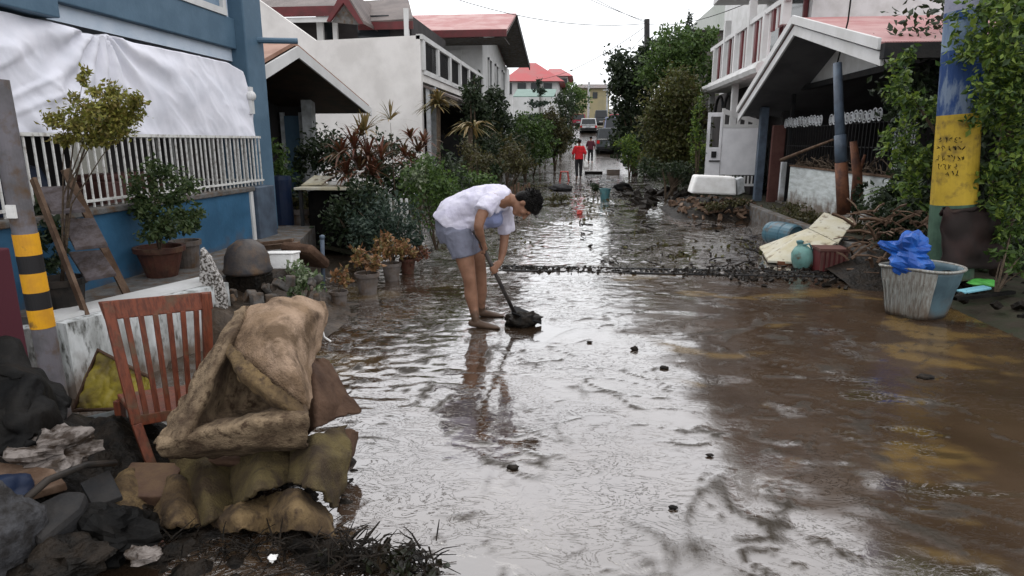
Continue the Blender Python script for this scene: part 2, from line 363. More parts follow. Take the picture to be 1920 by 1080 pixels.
# ================================================================ SETTING
# ground sheet to the horizon, following the slope
xs = [-400,-150,-60,-25,-12,-6,-3,0,3,6,12,25,60,150,400]; ys = [-60,-20,-5,0,5,10,20,30]+[30+i*4 for i in range(1,25)]+[150,200,300,500,900]
V = [(x, y, prof(y)-.06) for y in ys for x in xs]; nx = len(xs)
o = link_mesh('ground', V, [[j*nx+i, j*nx+i+1, (j+1)*nx+i+1, (j+1)*nx+i] for j in range(len(ys)-1) for i in range(nx-1)], M['verge'], smooth=True); tag(o, kind='structure')

# the flooded street: still water with mud standing out of it
def sstep(a, b, x): t = min(1, max(0, (x-a)/(b-a))); return t*t*(3-2*t)
NS = noise.noise
def road_h(x, y):
    # choppiness: calm film of water in the middle, churned mud left, far and near the drain
    far = sstep(5.6, 8.5, y); left = sstep(-.35, -1.1, x + .12*(y-4))*sstep(2.4, 3.6, y); rt = sstep(.9, 1.5, x-.12*(y-5))
    drain = math.exp(-((y-7.75)/.22)**2)
    wob = NS(Vector((x*.9, y*.9, 3)))
    calm = max(0, 1 - max(far, left*.95))
    rough_ = max(far, left*.8); fq = 1 + 1.1*rough_
    fq = 1 + 1.1*left*.8 + 1.9*far; p = Vector((x*3.1*fq + wob, y*2.4*fq, 1.7)); lump = NS(p)*.6 + NS(p*2.3)*.35 + NS(p*5.1)*.22
    q = Vector((x*1.9+wob*1.1, y*.8-x*.5, 9.3)); rid = 1-abs(NS(q))*24 - abs(NS(p*2.2))*1.1       # long raised wrinkles of mud
    rmask = sstep(-.15, .2, NS(Vector((x*.8, y*.6, 40))))
    q2 = Vector((x*3.6+wob*1.6+20, y*5+x*1.5, 3.3)); rid2 = 1-abs(NS(q2))*9 - abs(NS(q2*2.7))*1.4
    rmask2 = sstep(-.12, .2, NS(Vector((x*1.7, y*1.3, 90))))
    q3 = Vector((x*2.3+wob*2.4+50, y*2.6-x*1.2+wob, 13.3)); rid3 = 1-abs(NS(q3))*19 - abs(NS(q2*1.7))*1.2; r3 = max(0, rid3-.15)*sstep(-.05, .2, NS(Vector((x*1.3+9, y*1.0, 95))))*calm
    thr = .34*calm + .17*far + .20*left
    over = max(0, lump - thr)
    h = over*(.018*far + .020*left + .012*calm + .05*drain)
    r1 = max(0, rid-.12)*rmask*(.25+.75*sstep(-.6, .8, x)) ; r2 = max(0, rid2-.18)*rmask2
    h += r1*.008*calm + r2*(.009*calm + .008*left) + over*.0*calm
    h += drain*.012*(1+NS(p*4)) + r3*.010
    big = max(0, NS(Vector((x*.55, y*.35, 22)))-.15)*.06*far
    h += big
    mudf = min(1, over*8*(.5+.5*rough_) + (r1*1.2 + r2*2.0)*calm + r3*1.5 + big*7 + drain*.5)*(1-.7*far)
    rip = NS(Vector((x*7+wob*2, y*12, 5)))*.6 + NS(Vector((x*19, y*26, 8)))*.33
    amp = .0005 + .0060*left + .0085*far*(1-.5*sstep(12, 30, y)) + .0020*rt*sstep(2.5, 5, y)
    sm = NS(Vector((x*1.3, y*1.1, 60)))
    h += rip*amp*(1 + 1.1*sm)
    edge = x - (.28 + .11*(5.5-y) if y < 5.5 else .28+.0*(y-5.5)) + .34*NS(Vector((x*1.3, y*.9, 15))) + .36*NS(Vector((x*2.6+wob, y*5.1, 16)))+.20*NS(Vector((x*7,y*14,17)))
    if y < 3.6: edge -= .18*(3.6-y)
    matte = sstep(.02, .48, edge)*sstep(8.2, 7.2, y)*(1 - .8*sstep(.18,.34, NS(Vector((x*1.6+wob*2, y*4.2+x, 44))) + .35*NS(Vector((x*6, y*14, 45))))*sstep(2.9, 1.6, x))
    ochre = sstep(.14, .36, NS(Vector((x*1.2+wob*2.2, y*1.7+wob*1.5, 71)))*.9 + .28*NS(Vector((x*3.3+wob, y*5.5, 72))) + .12*NS(Vector((x*9, y*15, 73))) + .06*sstep(1.4, 2.4, x-.18*(y-4)))*matte
    ochre = max(ochre, .8*sstep(.0,.3, NS(Vector((x*1.5, y*2, 31))))*sstep(-1.2,-1.7,x)*sstep(8,6.5,y))
    return h, mudf, ochre, matte
X0, X1 = -3.4, 3.9
xr = np.linspace(X0, X1, 251)
yr = []; y = -2.0
while y < 130:
    yr.append(y); y += .3 if y < .8 else .022 if y < 4.2 else .032 if y < 7 else .05 if y < 12 else .1 if y < 22 else .2 if y < 32 else 1.5
V = []; A1 = []; A2 = []; A3 = []
for y in yr:
    pz = prof(y)
    for x in xr:
        if .8 <= y < 32: h, a, b, c3 = road_h(x, y)
        else: h, a, b, c3 = NS(Vector((x*2, y*1.2, 2)))*.02, .4, 0, 0
        ed = max(sstep(-2.55, -2.95, x), 0)*(.05+.03*NS(Vector((x*5, y*5, 0)))) if y > 4 else 0
        V.append((x, y, pz+h+ed)); A1.append(min(1, a+ed*15)); A2.append(b); A3.append(c3)
nx = len(xr); o = link_mesh('road', V, [[j*nx+i, j*nx+i+1, (j+1)*nx+i+1, (j+1)*nx+i] for j in range(len(yr)-1) for i in range(nx-1)], bpy.data.materials.new('wet_mud_road'), smooth=True)
tag(o, kind='structure')
for nm, dat in (('mudf', A1), ('ochre', A2), ('matte', A3)):
    at = o.data.attributes.new(nm, 'FLOAT', 'POINT'); at.data.foreach_set('value', dat)
m = o.data.materials[0]; m.use_nodes = True; nt = m.node_tree; N = nt.nodes.new; L = nt.links.new; b = nt.nodes['Principled BSDF']
ge = N('ShaderNodeNewGeometry'); am = N('ShaderNodeAttribute'); am.attribute_name = 'mudf'; ao = N('ShaderNodeAttribute'); ao.attribute_name = 'ochre'
n1 = N('ShaderNodeTexNoise'); n1.inputs['Scale'].default_value = 1.6; n1.inputs['Detail'].default_value = 6; L(ge.outputs['Position'], n1.inputs[0])
mr = N('ShaderNodeMapRange'); mr.inputs[1].default_value = .35; mr.inputs[2].default_value = .65; L(n1.outputs[0], mr.inputs[0])
x1 = N('ShaderNodeMix'); x1.data_type = 'RGBA'; x1.inputs[6].default_value = (.034,.021,.013,1); x1.inputs[7].default_value = (.050,.032,.020,1); L(mr.outputs[0], x1.inputs[0])
x2 = N('ShaderNodeMix'); x2.data_type = 'RGBA'; x2.inputs[7].default_value = (.125,.080,.028,1); of = N('ShaderNodeMath'); of.operation = 'MULTIPLY'; of.inputs[1].default_value = .75; L(ao.outputs['Fac'], of.inputs[0]); L(of.outputs[0], x2.inputs[0]); L(x1.outputs[2], x2.inputs[6])
x3 = N('ShaderNodeMix'); x3.data_type = 'RGBA'; x3.inputs[7].default_value = (.030,.023,.016,1); L(am.outputs['Fac'], x3.inputs[0]); L(x2.outputs[2], x3.inputs[6])
L(x3.outputs[2], b.inputs['Base Color'])
at3 = N('ShaderNodeAttribute'); at3.attribute_name = 'matte'
ro = N('ShaderNodeMapRange'); ro.inputs[1].default_value = 0; ro.inputs[2].default_value = .8; ro.inputs[3].default_value = .045; ro.inputs[4].default_value = .42; L(am.outputs['Fac'], ro.inputs[0])
r2 = N('ShaderNodeMath'); r2.operation = 'MULTIPLY_ADD'; r2.inputs[1].default_value = .10; L(at3.outputs['Fac'], r2.inputs[0]); L(ro.outputs[0], r2.inputs[2]); L(r2.outputs[0], b.inputs['Roughness'])
io = N('ShaderNodeMapRange'); io.inputs[3].default_value = 2.1; io.inputs[4].default_value = 1.22
mx_ = N('ShaderNodeMath'); mx_.operation = 'MAXIMUM'; L(at3.outputs['Fac'], mx_.inputs[0]); L(am.outputs['Fac'], mx_.inputs[1]); L(mx_.outputs[0], io.inputs[0]); L(io.outputs[0], b.inputs['IOR'])
cw = N('ShaderNodeMath'); cw.operation = 'MULTIPLY_ADD'; cw.inputs[1].default_value = -.95; cw.inputs[2].default_value = 1; cw.use_clamp = True; L(mx_.outputs[0], cw.inputs[0]); L(cw.outputs[0], b.inputs['Coat Weight'])
b.inputs['Coat Roughness'].default_value = .045; b.inputs['Coat IOR'].default_value = 1.8
n2 = N('ShaderNodeTexNoise'); n2.inputs['Scale'].default_value = 26; n2.inputs['Detail'].default_value = 6; L(ge.outputs['Position'], n2.inputs[0])
mpp = N('ShaderNodeMapping'); mpp.inputs['Scale'].default_value = (4, 9, 4); mpp.inputs['Rotation'].default_value = (0, 0, .35); L(ge.outputs['Position'], mpp.inputs[0])
n3 = N('ShaderNodeTexNoise'); n3.inputs['Scale'].default_value = 1; n3.inputs['Detail'].default_value = 7; n3.inputs['Roughness'].default_value = .62; n3.inputs['Distortion'].default_value = .8; L(mpp.outputs[0], n3.inputs[0])
# drag marks: thin steps in the mud film where the noise crosses a level
cur3 = None
for lo3, hi3, w3 in ((.47,.485,1),(.56,.575,1),(.40,.412,.8)):
    st = N('ShaderNodeMapRange'); st.interpolation_type = 'SMOOTHSTEP'; st.inputs[1].default_value = lo3; st.inputs[2].default_value = hi3; st.inputs[4].default_value = w3; L(n3.outputs[0], st.inputs[0])
    if cur3 is None: cur3 = st.outputs[0]
    else: ad = N('ShaderNodeMath'); L(cur3, ad.inputs[0]); L(st.outputs[0], ad.inputs[1]); cur3 = ad.outputs[0]
n4 = N('ShaderNodeTexNoise'); n4.inputs['Scale'].default_value = 1.1; n4.inputs['Detail'].default_value = 4; L(ge.outputs['Position'], n4.inputs[0])
m4 = N('ShaderNodeMapRange'); m4.inputs[1].default_value = .38; m4.inputs[2].default_value = .62; m4.inputs[3].default_value = .02; m4.inputs[4].default_value = .8; L(n4.outputs[0], m4.inputs[0])
bm3 = N('ShaderNodeBump'); bm3.inputs['Distance'].default_value = .006; L(m4.outputs[0], bm3.inputs['Strength']); L(cur3, bm3.inputs['Height'])
bs = N('ShaderNodeMapRange'); bs.inputs[3].default_value = .025; bs.inputs[4].default_value = .9; L(am.outputs['Fac'], bs.inputs[0])
bm = N('ShaderNodeBump'); bm.inputs['Distance'].default_value = .02; L(bs.outputs[0], bm.inputs['Strength']); L(n2.outputs[0], bm.inputs['Height']); L(bm3.outputs[0], bm.inputs['Normal']); L(bm.outputs[0], b.inputs['Normal']); L(bm.outputs[0], b.inputs['Coat Normal'])

# raised yards either side
def pad(name, pts, z0, z1, m):
    mb = MB(); mb.slab([(x, y, z1) for x, y in pts], -(z1-z0), (0,0,1)); o = mb.build(name, m); tag(o, kind='structure')
pad('terrace', [(-14,3.95),(-3.13,3.6),(-2.86,4.6),(-2.95,6.2),(-3.5,8.2),(-14,8.2)], -.1, .45, M['grey'])
def strip(name, x0, x1, y0, y1, dz, m, ampl=.05):
    mb = MB(); ny = int((y1-y0)/.5)+1; nxx = max(4, int(abs(x1-x0)/.35))
    def fn(u, v):
        x = x0+(x1-x0)*u; y = y0+(y1-y0)*v
        e = min(1, u*nxx/1.5) if dz else 1
        return (x, y, prof(y)-.03 + (dz+NS(Vector((x*1.5, y*1.2, 7)))*ampl)*e)
    mb.grid(fn, nxx, ny); o = mb.build(name, m, smooth=True); tag(o, kind='structure')
strip('verge', -2.7, -14, 8.2, 110, .18, M['verge'])
strip('verge', 3.5, 14, 14, 110, .20, M['verge'])
strip('verge', 3.45, 12, -1, 7.6, .15, M['verge'], .05)
strip('flower_bed', 3.62, 4.4, 7.9, 15.0, .24, M['verge'], .04)

# ================================================================ LEFT SIDE
# --- blue house
FX = -3.76
t = thing('blue_house', (-4.2, 5.5, .45), 'blue painted house whose terrace opening is covered by a white sheet', 'house')
X = -4.0
yL = 1.0
P_ = lambda px, py: ax(px, py, X)
b_ = MB()
zt = P_(422, 89).z
b_.box((X-.30, yL, 2.45), (X-.02, 7.5, 6.5)); b_.build('wall', M['paleblue'], t)
b_ = MB(); b_.box((X-.03, yL, zt), (X+.05, 7.42, zt+.33)); b_.build('beam', M['blue'], t, bevel=.01)
b_ = MB(); b_.box((X-.03, yL, zt+1.35), (X+.10, 7.42, zt+1.6)); b_.build('upper_beam', M['blue'], t, bevel=.01)
b_ = MB(); b_.box((X-.28, 7.42, .45), (X+.16, 7.86, 6.5)); b_.build('corner_pillar', M['blue'], t, bevel=.015)
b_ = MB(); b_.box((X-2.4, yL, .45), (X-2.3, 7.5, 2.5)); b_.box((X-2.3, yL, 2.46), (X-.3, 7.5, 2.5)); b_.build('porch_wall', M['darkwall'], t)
b_ = MB(); y0 = 5.4
b_.box((X-.01, 4.95, zt+.33), (X+.065, 7.25, zt+.40)); b_.box((X-.01, 7.18, zt+.40), (X+.06, 7.25, zt+1.35)); b_.box((X-.01, 4.95, zt+.40), (X+.06, 5.02, zt+1.35))
wf = b_.build('window_frame', M['white'], t)
b_ = MB(); b_.box((X-.015, 5.02, zt+.40), (X+.02, 7.18, zt+1.35)); b_.build('pane', M['glassblue'], wf)
q = P_(60, 22); b_ = MB(); b_.box((X-.02, 2.2, q.z-.05), (X+.22, q.y, q.z+.35)); b_.build('awning_box', M['blue'], t, bevel=.01)
b_ = MB(); b_.tube([(X+.1, 7.7, 2.72), (X+.55, 7.95, 2.74)], .035, 10); b_.build('drain_spout', M['blue'], t)
b_ = MB(); q = ax(470, 180, X+.2); b_.ell(q, (.06,.06,.06)); b_.box((q.x-.05, q.y-.03, q.z-.2), (q.x+.02, q.y+.03, q.z+.1)); b_.build('wall_lamp', M['white'], t)
# sheet
SX = -3.9
SHT = [(2.0, ax(-60, 10, -3.84).z)] + [(lambda q: (q.y, q.z))(ax(a_, b2, -3.84)) for a_, b2 in ((0,20),(95,40),(168,66),(200,64),(250,80),(330,96),(422,116),(452,135))] + [(7.40, 2.02)]
SHT = [q for i, q in enumerate(SHT) if i == 0 or q[0] > 2.0]
def sheet(u, v):
    a = ax(10, 20, SX); c = ax(452, 128, SX); y = 2.0 + (7.40-2.0)*u
    px_tops = SHT
    for i in range(len(px_tops)-1):
        if y <= px_tops[i+1][0]+1e-6:
            k = (y-px_tops[i][0])/(px_tops[i+1][0]-px_tops[i][0]); zt_ = px_tops[i][1]*(1-k)+px_tops[i+1][1]*k; break
    zb = 1.60; z = zt_ + (zb-zt_)*v
    ang = math.atan2(z-2.45, y-5.05); d5 = math.hypot(z-2.45, y-5.05)
    cr1 = lambda a, b2, c3: (1-min(1, abs(NS(Vector((a, b2, c3))))*5))
    f = .04*math.sin(ang*15+NS(Vector((y*3,z*3,0)))*2)*math.exp(-d5*1.3) + .05*NS(Vector((y*1.6, z*1.9+y*.9, 4))) + .014*NS(Vector((y*5+z*5, z*3, 9)))
    f += .018*cr1(y*1.5+z*2.1, z*.5-y*.4, 7)*(.3+.7*v) + .010*cr1(y*2.6+z*1.2, z*.9, 17) + .007*cr1(y*6+z*5, z*2-y, 27)
    if y < 4.6: f += .016*cr1((z-.35*abs(y-3.4))*5, y*.8, 37)
    return (SX + .06 + f, y, z)
b_ = MB(); b_.grid(sheet, 260, 60)
o = b_.build('hanging_sheet', M['sheet'], smooth=True, mods=[('SOLIDIFY', dict(thickness=.006))]); tag(o, 'large white cloth hung over the open terrace of the blue house', 'sheet')
# fence on low blue wall
t = thing('terrace_wall', (FX, 5, .4), 'low blue wall under the white railing, muddy along its foot', 'wall')
b_ = MB(); b_.box((FX-.08, 2.2, .40), (FX+.07, 7.0, 1.00)); b_.build('wall_face', M['blue_low'], t)
b_ = MB(); b_.box((FX-.09, 7.0, .40), (FX+.12, 7.42, 1.04)); b_.build('pillar', M['bluegrey'], t, bevel=.01)
b_ = MB(); b_.box((FX-.10, 2.2, 1.00), (FX+.10, 7.0, 1.05)); b_.build('coping', M['grey'], t, bevel=.01)
b_ = MB(); b_.box((FX+.06, 6.9, .40), (FX+.09, 6.96, 1.0)); b_.build('pipe', M['white'], t)
t = thing('railing', (FX, 5, 1.06), 'white metal bar railing along the terrace of the blue house', 'railing')
b_ = MB(); b_.box((FX-.015, 2.2, 1.585), (FX+.015, 7.4, 1.61)); b_.box((FX-1.6, 7.385, 1.586), (FX-.02, 7.41, 1.611)); b_.build('top_rail', M['rail'], t)
b_ = MB(); b_.box((FX-.015, 2.2, 1.09), (FX+.015, 7.4, 1.11)); b_.box((FX-1.6, 7.385, 1.091), (FX-.02, 7.41, 1.111)); b_.build('bottom_rail', M['rail'], t)
b_ = MB(); y = 2.25
while y < 7.4:
    b_.box((FX-.006, y-.006, 1.05), (FX+.006, y+.006, 1.60)); y += .08
for i in range(1, 16): b_.box((FX-i*.1-.009, 7.39, 1.05), (FX-i*.1+.009, 7.408, 1.60))
b_.build('bars', M['rail'], t)
# clutter glimpsed on the dark terrace
b_ = MB(); b_.lathe((-4.3, 4.5, .45), [(.2, 0), (.24, .7), (.26, .72), (.2, .9), (.05, .95)], 16, closed=True); tag(b_.build('water_drum', M['darkblue']), 'dark blue drum seen through the left end of the railing', 'drum')
b_ = MB(); b_.box((-4.55, 5.3, .45), (-4.15, 6.1, 1.2)); b_.box((-4.5, 5.35, 1.2), (-4.2, 6.05, 1.26)); tag(b_.build('cabinet', M['brown'], bevel=.02), 'brown cabinet in the shade behind the white railing', 'cabinet')

# --- white retaining wall and stuff on it
t = thing('planter_wall', (-3.0, 3.9, 0), 'low white retaining wall streaked with mud behind the wooden chair', 'wall')
def wall_seg(mb, p, q, z0, z1, th): mb.slab([(p[0], p[1], z0), (q[0], q[1], z0), (q[0], q[1], z1), (p[0], p[1], z1)], th)
b_ = MB(); wall_seg(b_, (-3.75, 3.05), (-3.15, 3.42), -.05, .485, .12); wall_seg(b_, (-3.15, 3.42), (-2.80, 4.62), -.05, .485, .12); b_.build('wall_face', M['whitewall'], t)
b_ = MB(); b_.slab([(-3.13,3.40,.487),(-2.76,4.64,.487),(-2.94,4.70,.487),(-3.32,3.46,.487)], .025, (0,0,1)); b_.build('coping', M['white'], t)
# jagged concrete shard
q = lambda px, py: ax(px, py, -2.83+.12)
c = [ay(px, py, 4.45) for px, py in ((375,466),(392,486),(400,505),(413,530),(422,560),(424,625),(380,640),(372,560),(374,505))]
b_ = MB(); b_.slab(c, .10, (-.3,1,0)); tag(b_.build('concrete_slab', M['speck'], bevel=.008), 'jagged upright slab of pebbled concrete at the end of the white wall', 'rubble slab')
# terracotta bowl with shrub
def GZ(px, py, z): return gz(px, py, z)
c = GZ(305, 517, .45)
t = thing('potted_shrub', c, 'wide terracotta bowl with a leafy citrus shrub against the low blue wall', 'potted plant')
pot(t, c, .19, .25, M['terracotta'], .62)
Yp = c.y
leaves('foliage', [PB(300,400,Yp,.17,.2), PB(270,355,Yp,.13), PB(335,350,Yp,.13), PB(300,320,Yp,.12,.1), PB(340,415,Yp-.1,.12), PB(365,395,Yp,.07), PB(255,390,Yp,.10), PB(300,440,Yp-.1,.13,.08)], 3000, .045, LM['dark2'], t, 11, clump=.3)
limb_tree('stem', c+Vector((0,0,.2)), [ay(290,340,Yp), ay(335,350,Yp), ay(265,370,Yp), ay(310,400,Yp)], .012, M['bark'], t)
c = GZ(352, 500, .45); t = thing('potted_shrub', c, 'muddy grey pot standing just right of the terracotta bowl', 'potted plant')
pot(t, c, .13, .24, M['potgrey']); leaves('foliage', [PB(350,425,c.y,.1,.06)], 130, .05, LM['bluish'], t, 12)
c = GZ(125, 588, .45)
t = thing('potted_tree', c, 'thin feathery yellow green tree in a black pot in front of the railing', 'potted tree')
pot(t, c, .14, .24, M['potdark'])
Yp = c.y
tb = [PB(185,225,Yp,.17,.12), PB(255,190,Yp,.06,.06), PB(95,225,Yp,.04,.03), PB(160,140,Yp,.04,.03), PB(120,262,Yp,.08,.03), PB(225,205,Yp,.10,.085), PB(200,170,Yp,.08,.05), PB(130,235,Yp,.10,.04), PB(155,150,Yp,.035,.03), PB(140,180,Yp,.03), PB(250,215,Yp,.05,.05), PB(170,260,Yp,.12,.045), PB(105,220,Yp,.04), PB(215,240,Yp,.07)]
leaves('crown', tb, 5200, .032, LM['yel'], t, 13, aspect=.5, clump=.3)
limb_tree('trunk', c+Vector((0,0,.2)), [ay(180,220,Yp), ay(155,150,Yp), ay(225,190,Yp), ay(120,225,Yp), ay(250,215,Yp), ay(200,165,Yp)], .013, M['bark'], t, 5)
c = GZ(60, 560, .45); t = bush('shrub', 'dark low shrub between the banded pole and the black pot', c, [PB(90,470,c.y,.14,.2), PB(60,400,c.y,.10), PB(100,540,c.y,.12,.08)], 900, .06, LM['dark'], 14)
# ladder (plant stand) with three treads
t = thing('step_ladder', GZ(200, 560, .45), 'old wooden step ladder with three broad treads standing before the railing', 'ladder')
l0, l1 = GZ(62, 332, 1.12), None
la, lb = ay(62, 335, 3.75), GZ(165, 600, .45); ra, rb_ = ay(122, 318, 3.95), GZ(240, 556, .45)
b_ = MB(); b_.beam(la, lb, .022, .05); b_.build('side_rail', M['oldwood'], t)
b_ = MB(); b_.beam(ra, rb_, .022, .05); b_.build('side_rail', M['oldwood'], t)
b_ = MB(); b_.beam(ay(52,345,4.1), GZ(110, 560, .45), .02, .03); b_.build('back_leg', M['oldwood'], t)
for q in (((70,350),(127,348),(160,392),(96,396)),((112,410),(176,408),(202,458),(140,464)),((128,472),(188,468),(218,512),(160,522))):
    b_ = MB(); b_.slab([ay(*q[0],3.92), ay(*q[1],3.96), ay(*q[2],3.74), ay(*q[3],3.70)], .022, (0,0,-1)); b_.build('tread', M['tread'], t, bevel=.003)
# black dome helmet / upturned bucket
c = ay(462, 475, 5.0)
t = thing('upturned_basin', (c.x, c.y, c.z-.15), 'round black basin turned upside down beside the jagged slab', 'basin')
b_ = MB(); b_.lathe(c+Vector((0,0,-.16)), [(.19, 0), (.20, .02), (.185, .05), (.175, .14), (.14, .22), (.07, .27), (.005, .28)], 24); b_.build('shell', M['dirtyplastic'], t, smooth=True)
b_ = MB(); b_.box((c.x-.15, c.y-.12, c.z-.36), (c.x+.15, c.y+.15, c.z-.16)); b_.build('base', M['darkmud'], t, bevel=.03)
t2 = bush('weeds', 'low muddy weeds around the foot of the black basin', (c.x, c.y-.15, .05), [(c.x-.05, c.y-.2, .2, .16, .08, .1), (c.x+.2, c.y-.15, .12, .15, .1, .1), (c.x-.12, c.y-.3, .1, .1, .1, .1)], 500, .05, LM['bluish'], 15)
b_ = MB(); c = ay(528, 482, 5.5); M_ = TR(c, rz=8, rx=-6); b_.box((-.13,-.12,-.10), (.13,.12,.03), M_); b_.box((-.14,-.13,.03), (.14,.13,.05), M_); tag(b_.build('plastic_box', M['styro'], bevel=.012), 'small pale plastic box on the ledge right of the black basin', 'box')
b_ = MB(); c = ay(575, 478, 5.9); M_ = TR(c, rx=-35, rz=-10, ry=4); b_.box((-.19,-.2,-.06), (.17,.2,.05), M_); tag(b_.build('seat_cushion', M['carpet_d'], bevel=.05), 'muddy brown cushion leaning behind the pale plastic box', 'cushion')
b_ = MB(); c = ay(480, 465, 6.1); b_.beam(c, ay(560, 458, 6.1), .10, .05); b_.beam(c+Vector((.0,-.1,.05)), ay(550, 450, 6.0), .05, .03); tag(b_.build('plank', M['oldwood'], bevel=.006), 'grey plank lying across the ledge behind the black basin', 'plank')
b_ = MB(); p = gz(607, 560, .0); b_.tube([p, ay(604, 444, p.y)], .021, 10); b_.lathe(ay(604,444,p.y), [(.026,-.02),(.026,.01),(.01,.02)], 10, closed=True); tag(b_.build('short_post', M['bluegrey'], smooth=True), 'short grey steel post at the edge of the ledge', 'post')
b_ = MB()
for i in range(24):
    rg = random.Random(i+50); p = ay(rg.uniform(425,600), rg.uniform(520,590), rg.uniform(4.6,5.0)); s = rg.uniform(.02,.06); p.z = max(.02, p.z)
    b_.box((-s,-s*.8,-s*.5), (s,s*.8,s*.5), TR(p, rx=rg.uniform(0,90), ry=rg.uniform(0,90), rz=rg.uniform(0,180)))
tag(b_.build('rubble', M['rubblegrey'], bevel=.01), 'loose broken concrete bits below the black basin', 'rubble', kind='stuff')
b_ = MB(); b_.grid(lambda u, v: (-3.0+u*1.0, 4.3+v*1.6, (.34*(1-sstep(.15,.95,u))+.04*NS(Vector((u*6, v*7, 3))))*sstep(0,.12,1-abs(v-.5)*2)), 26, 34); tag(b_.build('mud_bank', M['mud'], smooth=True), kind='structure')
c = ay(565, 528, 5.1); c = Vector((c.x, c.y, .05)); bush('shrub', 'small green and white variegated shrub below the short grey post', c, [PB(560,520,5.1,.13,.11), PB(590,530,5.1,.09,.07), PB(545,540,5.05,.08,.06)], 800, .045, LM['pale'], 16)
# round grey planter, navy drum, table
c = Vector(GZ(565, 445, .20)); t = thing('potted_plant', c, 'big round grey planter with small reddish plants right of the low blue wall', 'potted plant')
pot(t, c, .26, .42, M['potgrey'], .85); q = c+Vector((0,0,.5))
leaves('foliage', [(q.x, q.y, q.z, .25,.2,.12), (q.x+.15, q.y, q.z, .14,.14,.10)], 500, .06, LM['olive'], t, 17); straps('blades', [q+Vector((-.1,0,-.05))], LM['orange'], t, 16, .3, .016, 2)
c = gp(524, 8.3, .3); b_ = MB(); b_.lathe(c, [(.12,0),(.14,.05),(.145,.3),(.14,.6),(.15,.75),(.14,.8),(.0,.8)], 20); tag(b_.build('drum', M['darkblue'], smooth=False), 'tall navy plastic drum behind the round grey planter', 'drum')
c = ay(635, 349, 8.6); t = thing('table', (c.x, c.y, .2), 'small dark table with a thin pale top among the plants', 'table')
b_ = MB(); b_.box((c.x-.42, c.y-.5, c.z-.02), (c.x+.38, c.y+.4, c.z+.012)); b_.build('tabletop', M['panel'], t, bevel=.005)
for sx_ in (-.38, .33):
    for sy in (-.45, .35): b_ = MB(); b_.box((c.x+sx_, c.y+sy, .1), (c.x+sx_+.04, c.y+sy+.04, c.z-.02)); b_.build('leg', M['slate'], t)
b_ = MB(); b_.box((c.x-.36, c.y-.2, .15), (c.x+.36, c.y+.3, c.z-.06)); b_.build('lower_panel', M['black'], t)
for (dx, dy, lab) in ((-.02, .1, 'flat white tray on top of the small dark table'),):
    b_ = MB(); b_.box((c.x+dx-.13, c.y+dy-.1, c.z+.013), (c.x+dx+.13, c.y+dy+.1, c.z+.06)); tag(b_.build('tray', M['styro'], bevel=.01), lab, 'tray')
b_ = MB(); b_.slab([c+Vector((-.45,-.2,.015)), c+Vector((-.15,-.25,.03)), c+Vector((-.1,.1,.12)), c+Vector((-.38,.1,.13))], .01, (0,0,1)); tag(b_.build('crumpled_board', M['panel']), 'pale bent board at the left end of the small dark table', 'board')
# row of pots along the street
def potted(px, py, r, h, pm, lab, blobs, n, s, lm, seed, sp=None, grp='potted plants along the left kerb'):
    c = gz(px, py, 0); t = thing('potted_plant', c, lab, 'potted plant', grp); pot(t, c, r, h, pm)
    if blobs: leaves('foliage', [PB(a, b2, c.y, rr, rz) for a, b2, rr, rz in blobs], n, s, lm, t, seed)
    if sp: straps('blades', [ay(a, b2, c.y) for a, b2 in sp[0]], lm, t, sp[1], sp[2], sp[3], seed, sp[4], sp[5])
    else: limb_tree('stem', c+Vector((0,0,h*.7)), [ay(a, b2, c.y) for a, b2, rr, rz in blobs], .006, M['bark'], t, seed)
    return t
potted(637, 578, .085, .17, M['potgrey'], 'smallest pot of the kerb row, nearest the camera, with upright orange leaves', [(637,515,.06,.08),(650,525,.04,.05)], 150, .055, LM['orange'], 21)
potted(690, 550, .125, .22, M['potgrey'], 'grey pot with wilted orange leaves, second of the kerb row', [(680,485,.11,.07),(705,490,.10,.06),(668,470,.04,.05)], 300, .06, LM['orange'], 22)
potted(735, 525, .11, .2, M['potgrey'], 'brown pot under a dense bush of rusty orange leaves', [(735,465,.15,.10),(765,470,.13,.10),(715,462,.10,.08),(725,445,.06,.06)], 700, .06, LM['orange'], 23)
potted(765, 512, .10, .18, M['terracotta'], 'low terracotta pot with small red leaves, farthest of the kerb row', [(790,475,.12,.08),(770,480,.10,.08)], 350, .05, LM['red'], 24)
# shrubs in the yard bed
def gb(px, py): return gz(px, py, .15)
bush('shrub', 'dark blue green bush behind the kerb row of pots', gp(730,7.5), [PB(700,400,7.6,.30,.26), PB(745,405,7.5,.30,.28), PB(680,440,7.3,.2,.2), PB(770,440,7.5,.2,.2)], 2600, .055, LM['bluish'], 31)
bush('shrub', 'fresh green bush with pale flowers left of the bent man', gp(815,8.4), [PB(795,370,8.4,.30,.36), PB(835,370,8.4,.25,.28), PB(800,325,8.6,.24,.2), PB(850,400,8.2,.18,.2)], 2200, .065, LM['mid'], 32)
leaf_fl = thing('flowering_plant', gp(785,8.2), 'plant with dusty white flower heads above the fresh green bush', 'plant')
leaves('flowers', [PB(785,330,8.2,.16,.12), PB(800,300,8.3,.10,.08), PB(755,330,8.2,.05,.14)], 260, .07, LM['pale'], leaf_fl, 33); limb_tree('stem', gp(785,8.2), [ay(785,330,8.2), ay(800,300,8.3), ay(755,330,8.2)], .01, M['bark'], leaf_fl)
bush('shrub', 'dark green bush in front of the blue door', gp(610,9.8), [PB(600,285,10,.36,.34), PB(640,300,9.6,.30,.36), PB(575,300,10,.2,.25)], 1800, .08, LM['dark'], 34)
t = thing('cordyline', gp(690,8.6), 'tall red brown strap leaved plant with a yellowish crown', 'plant')
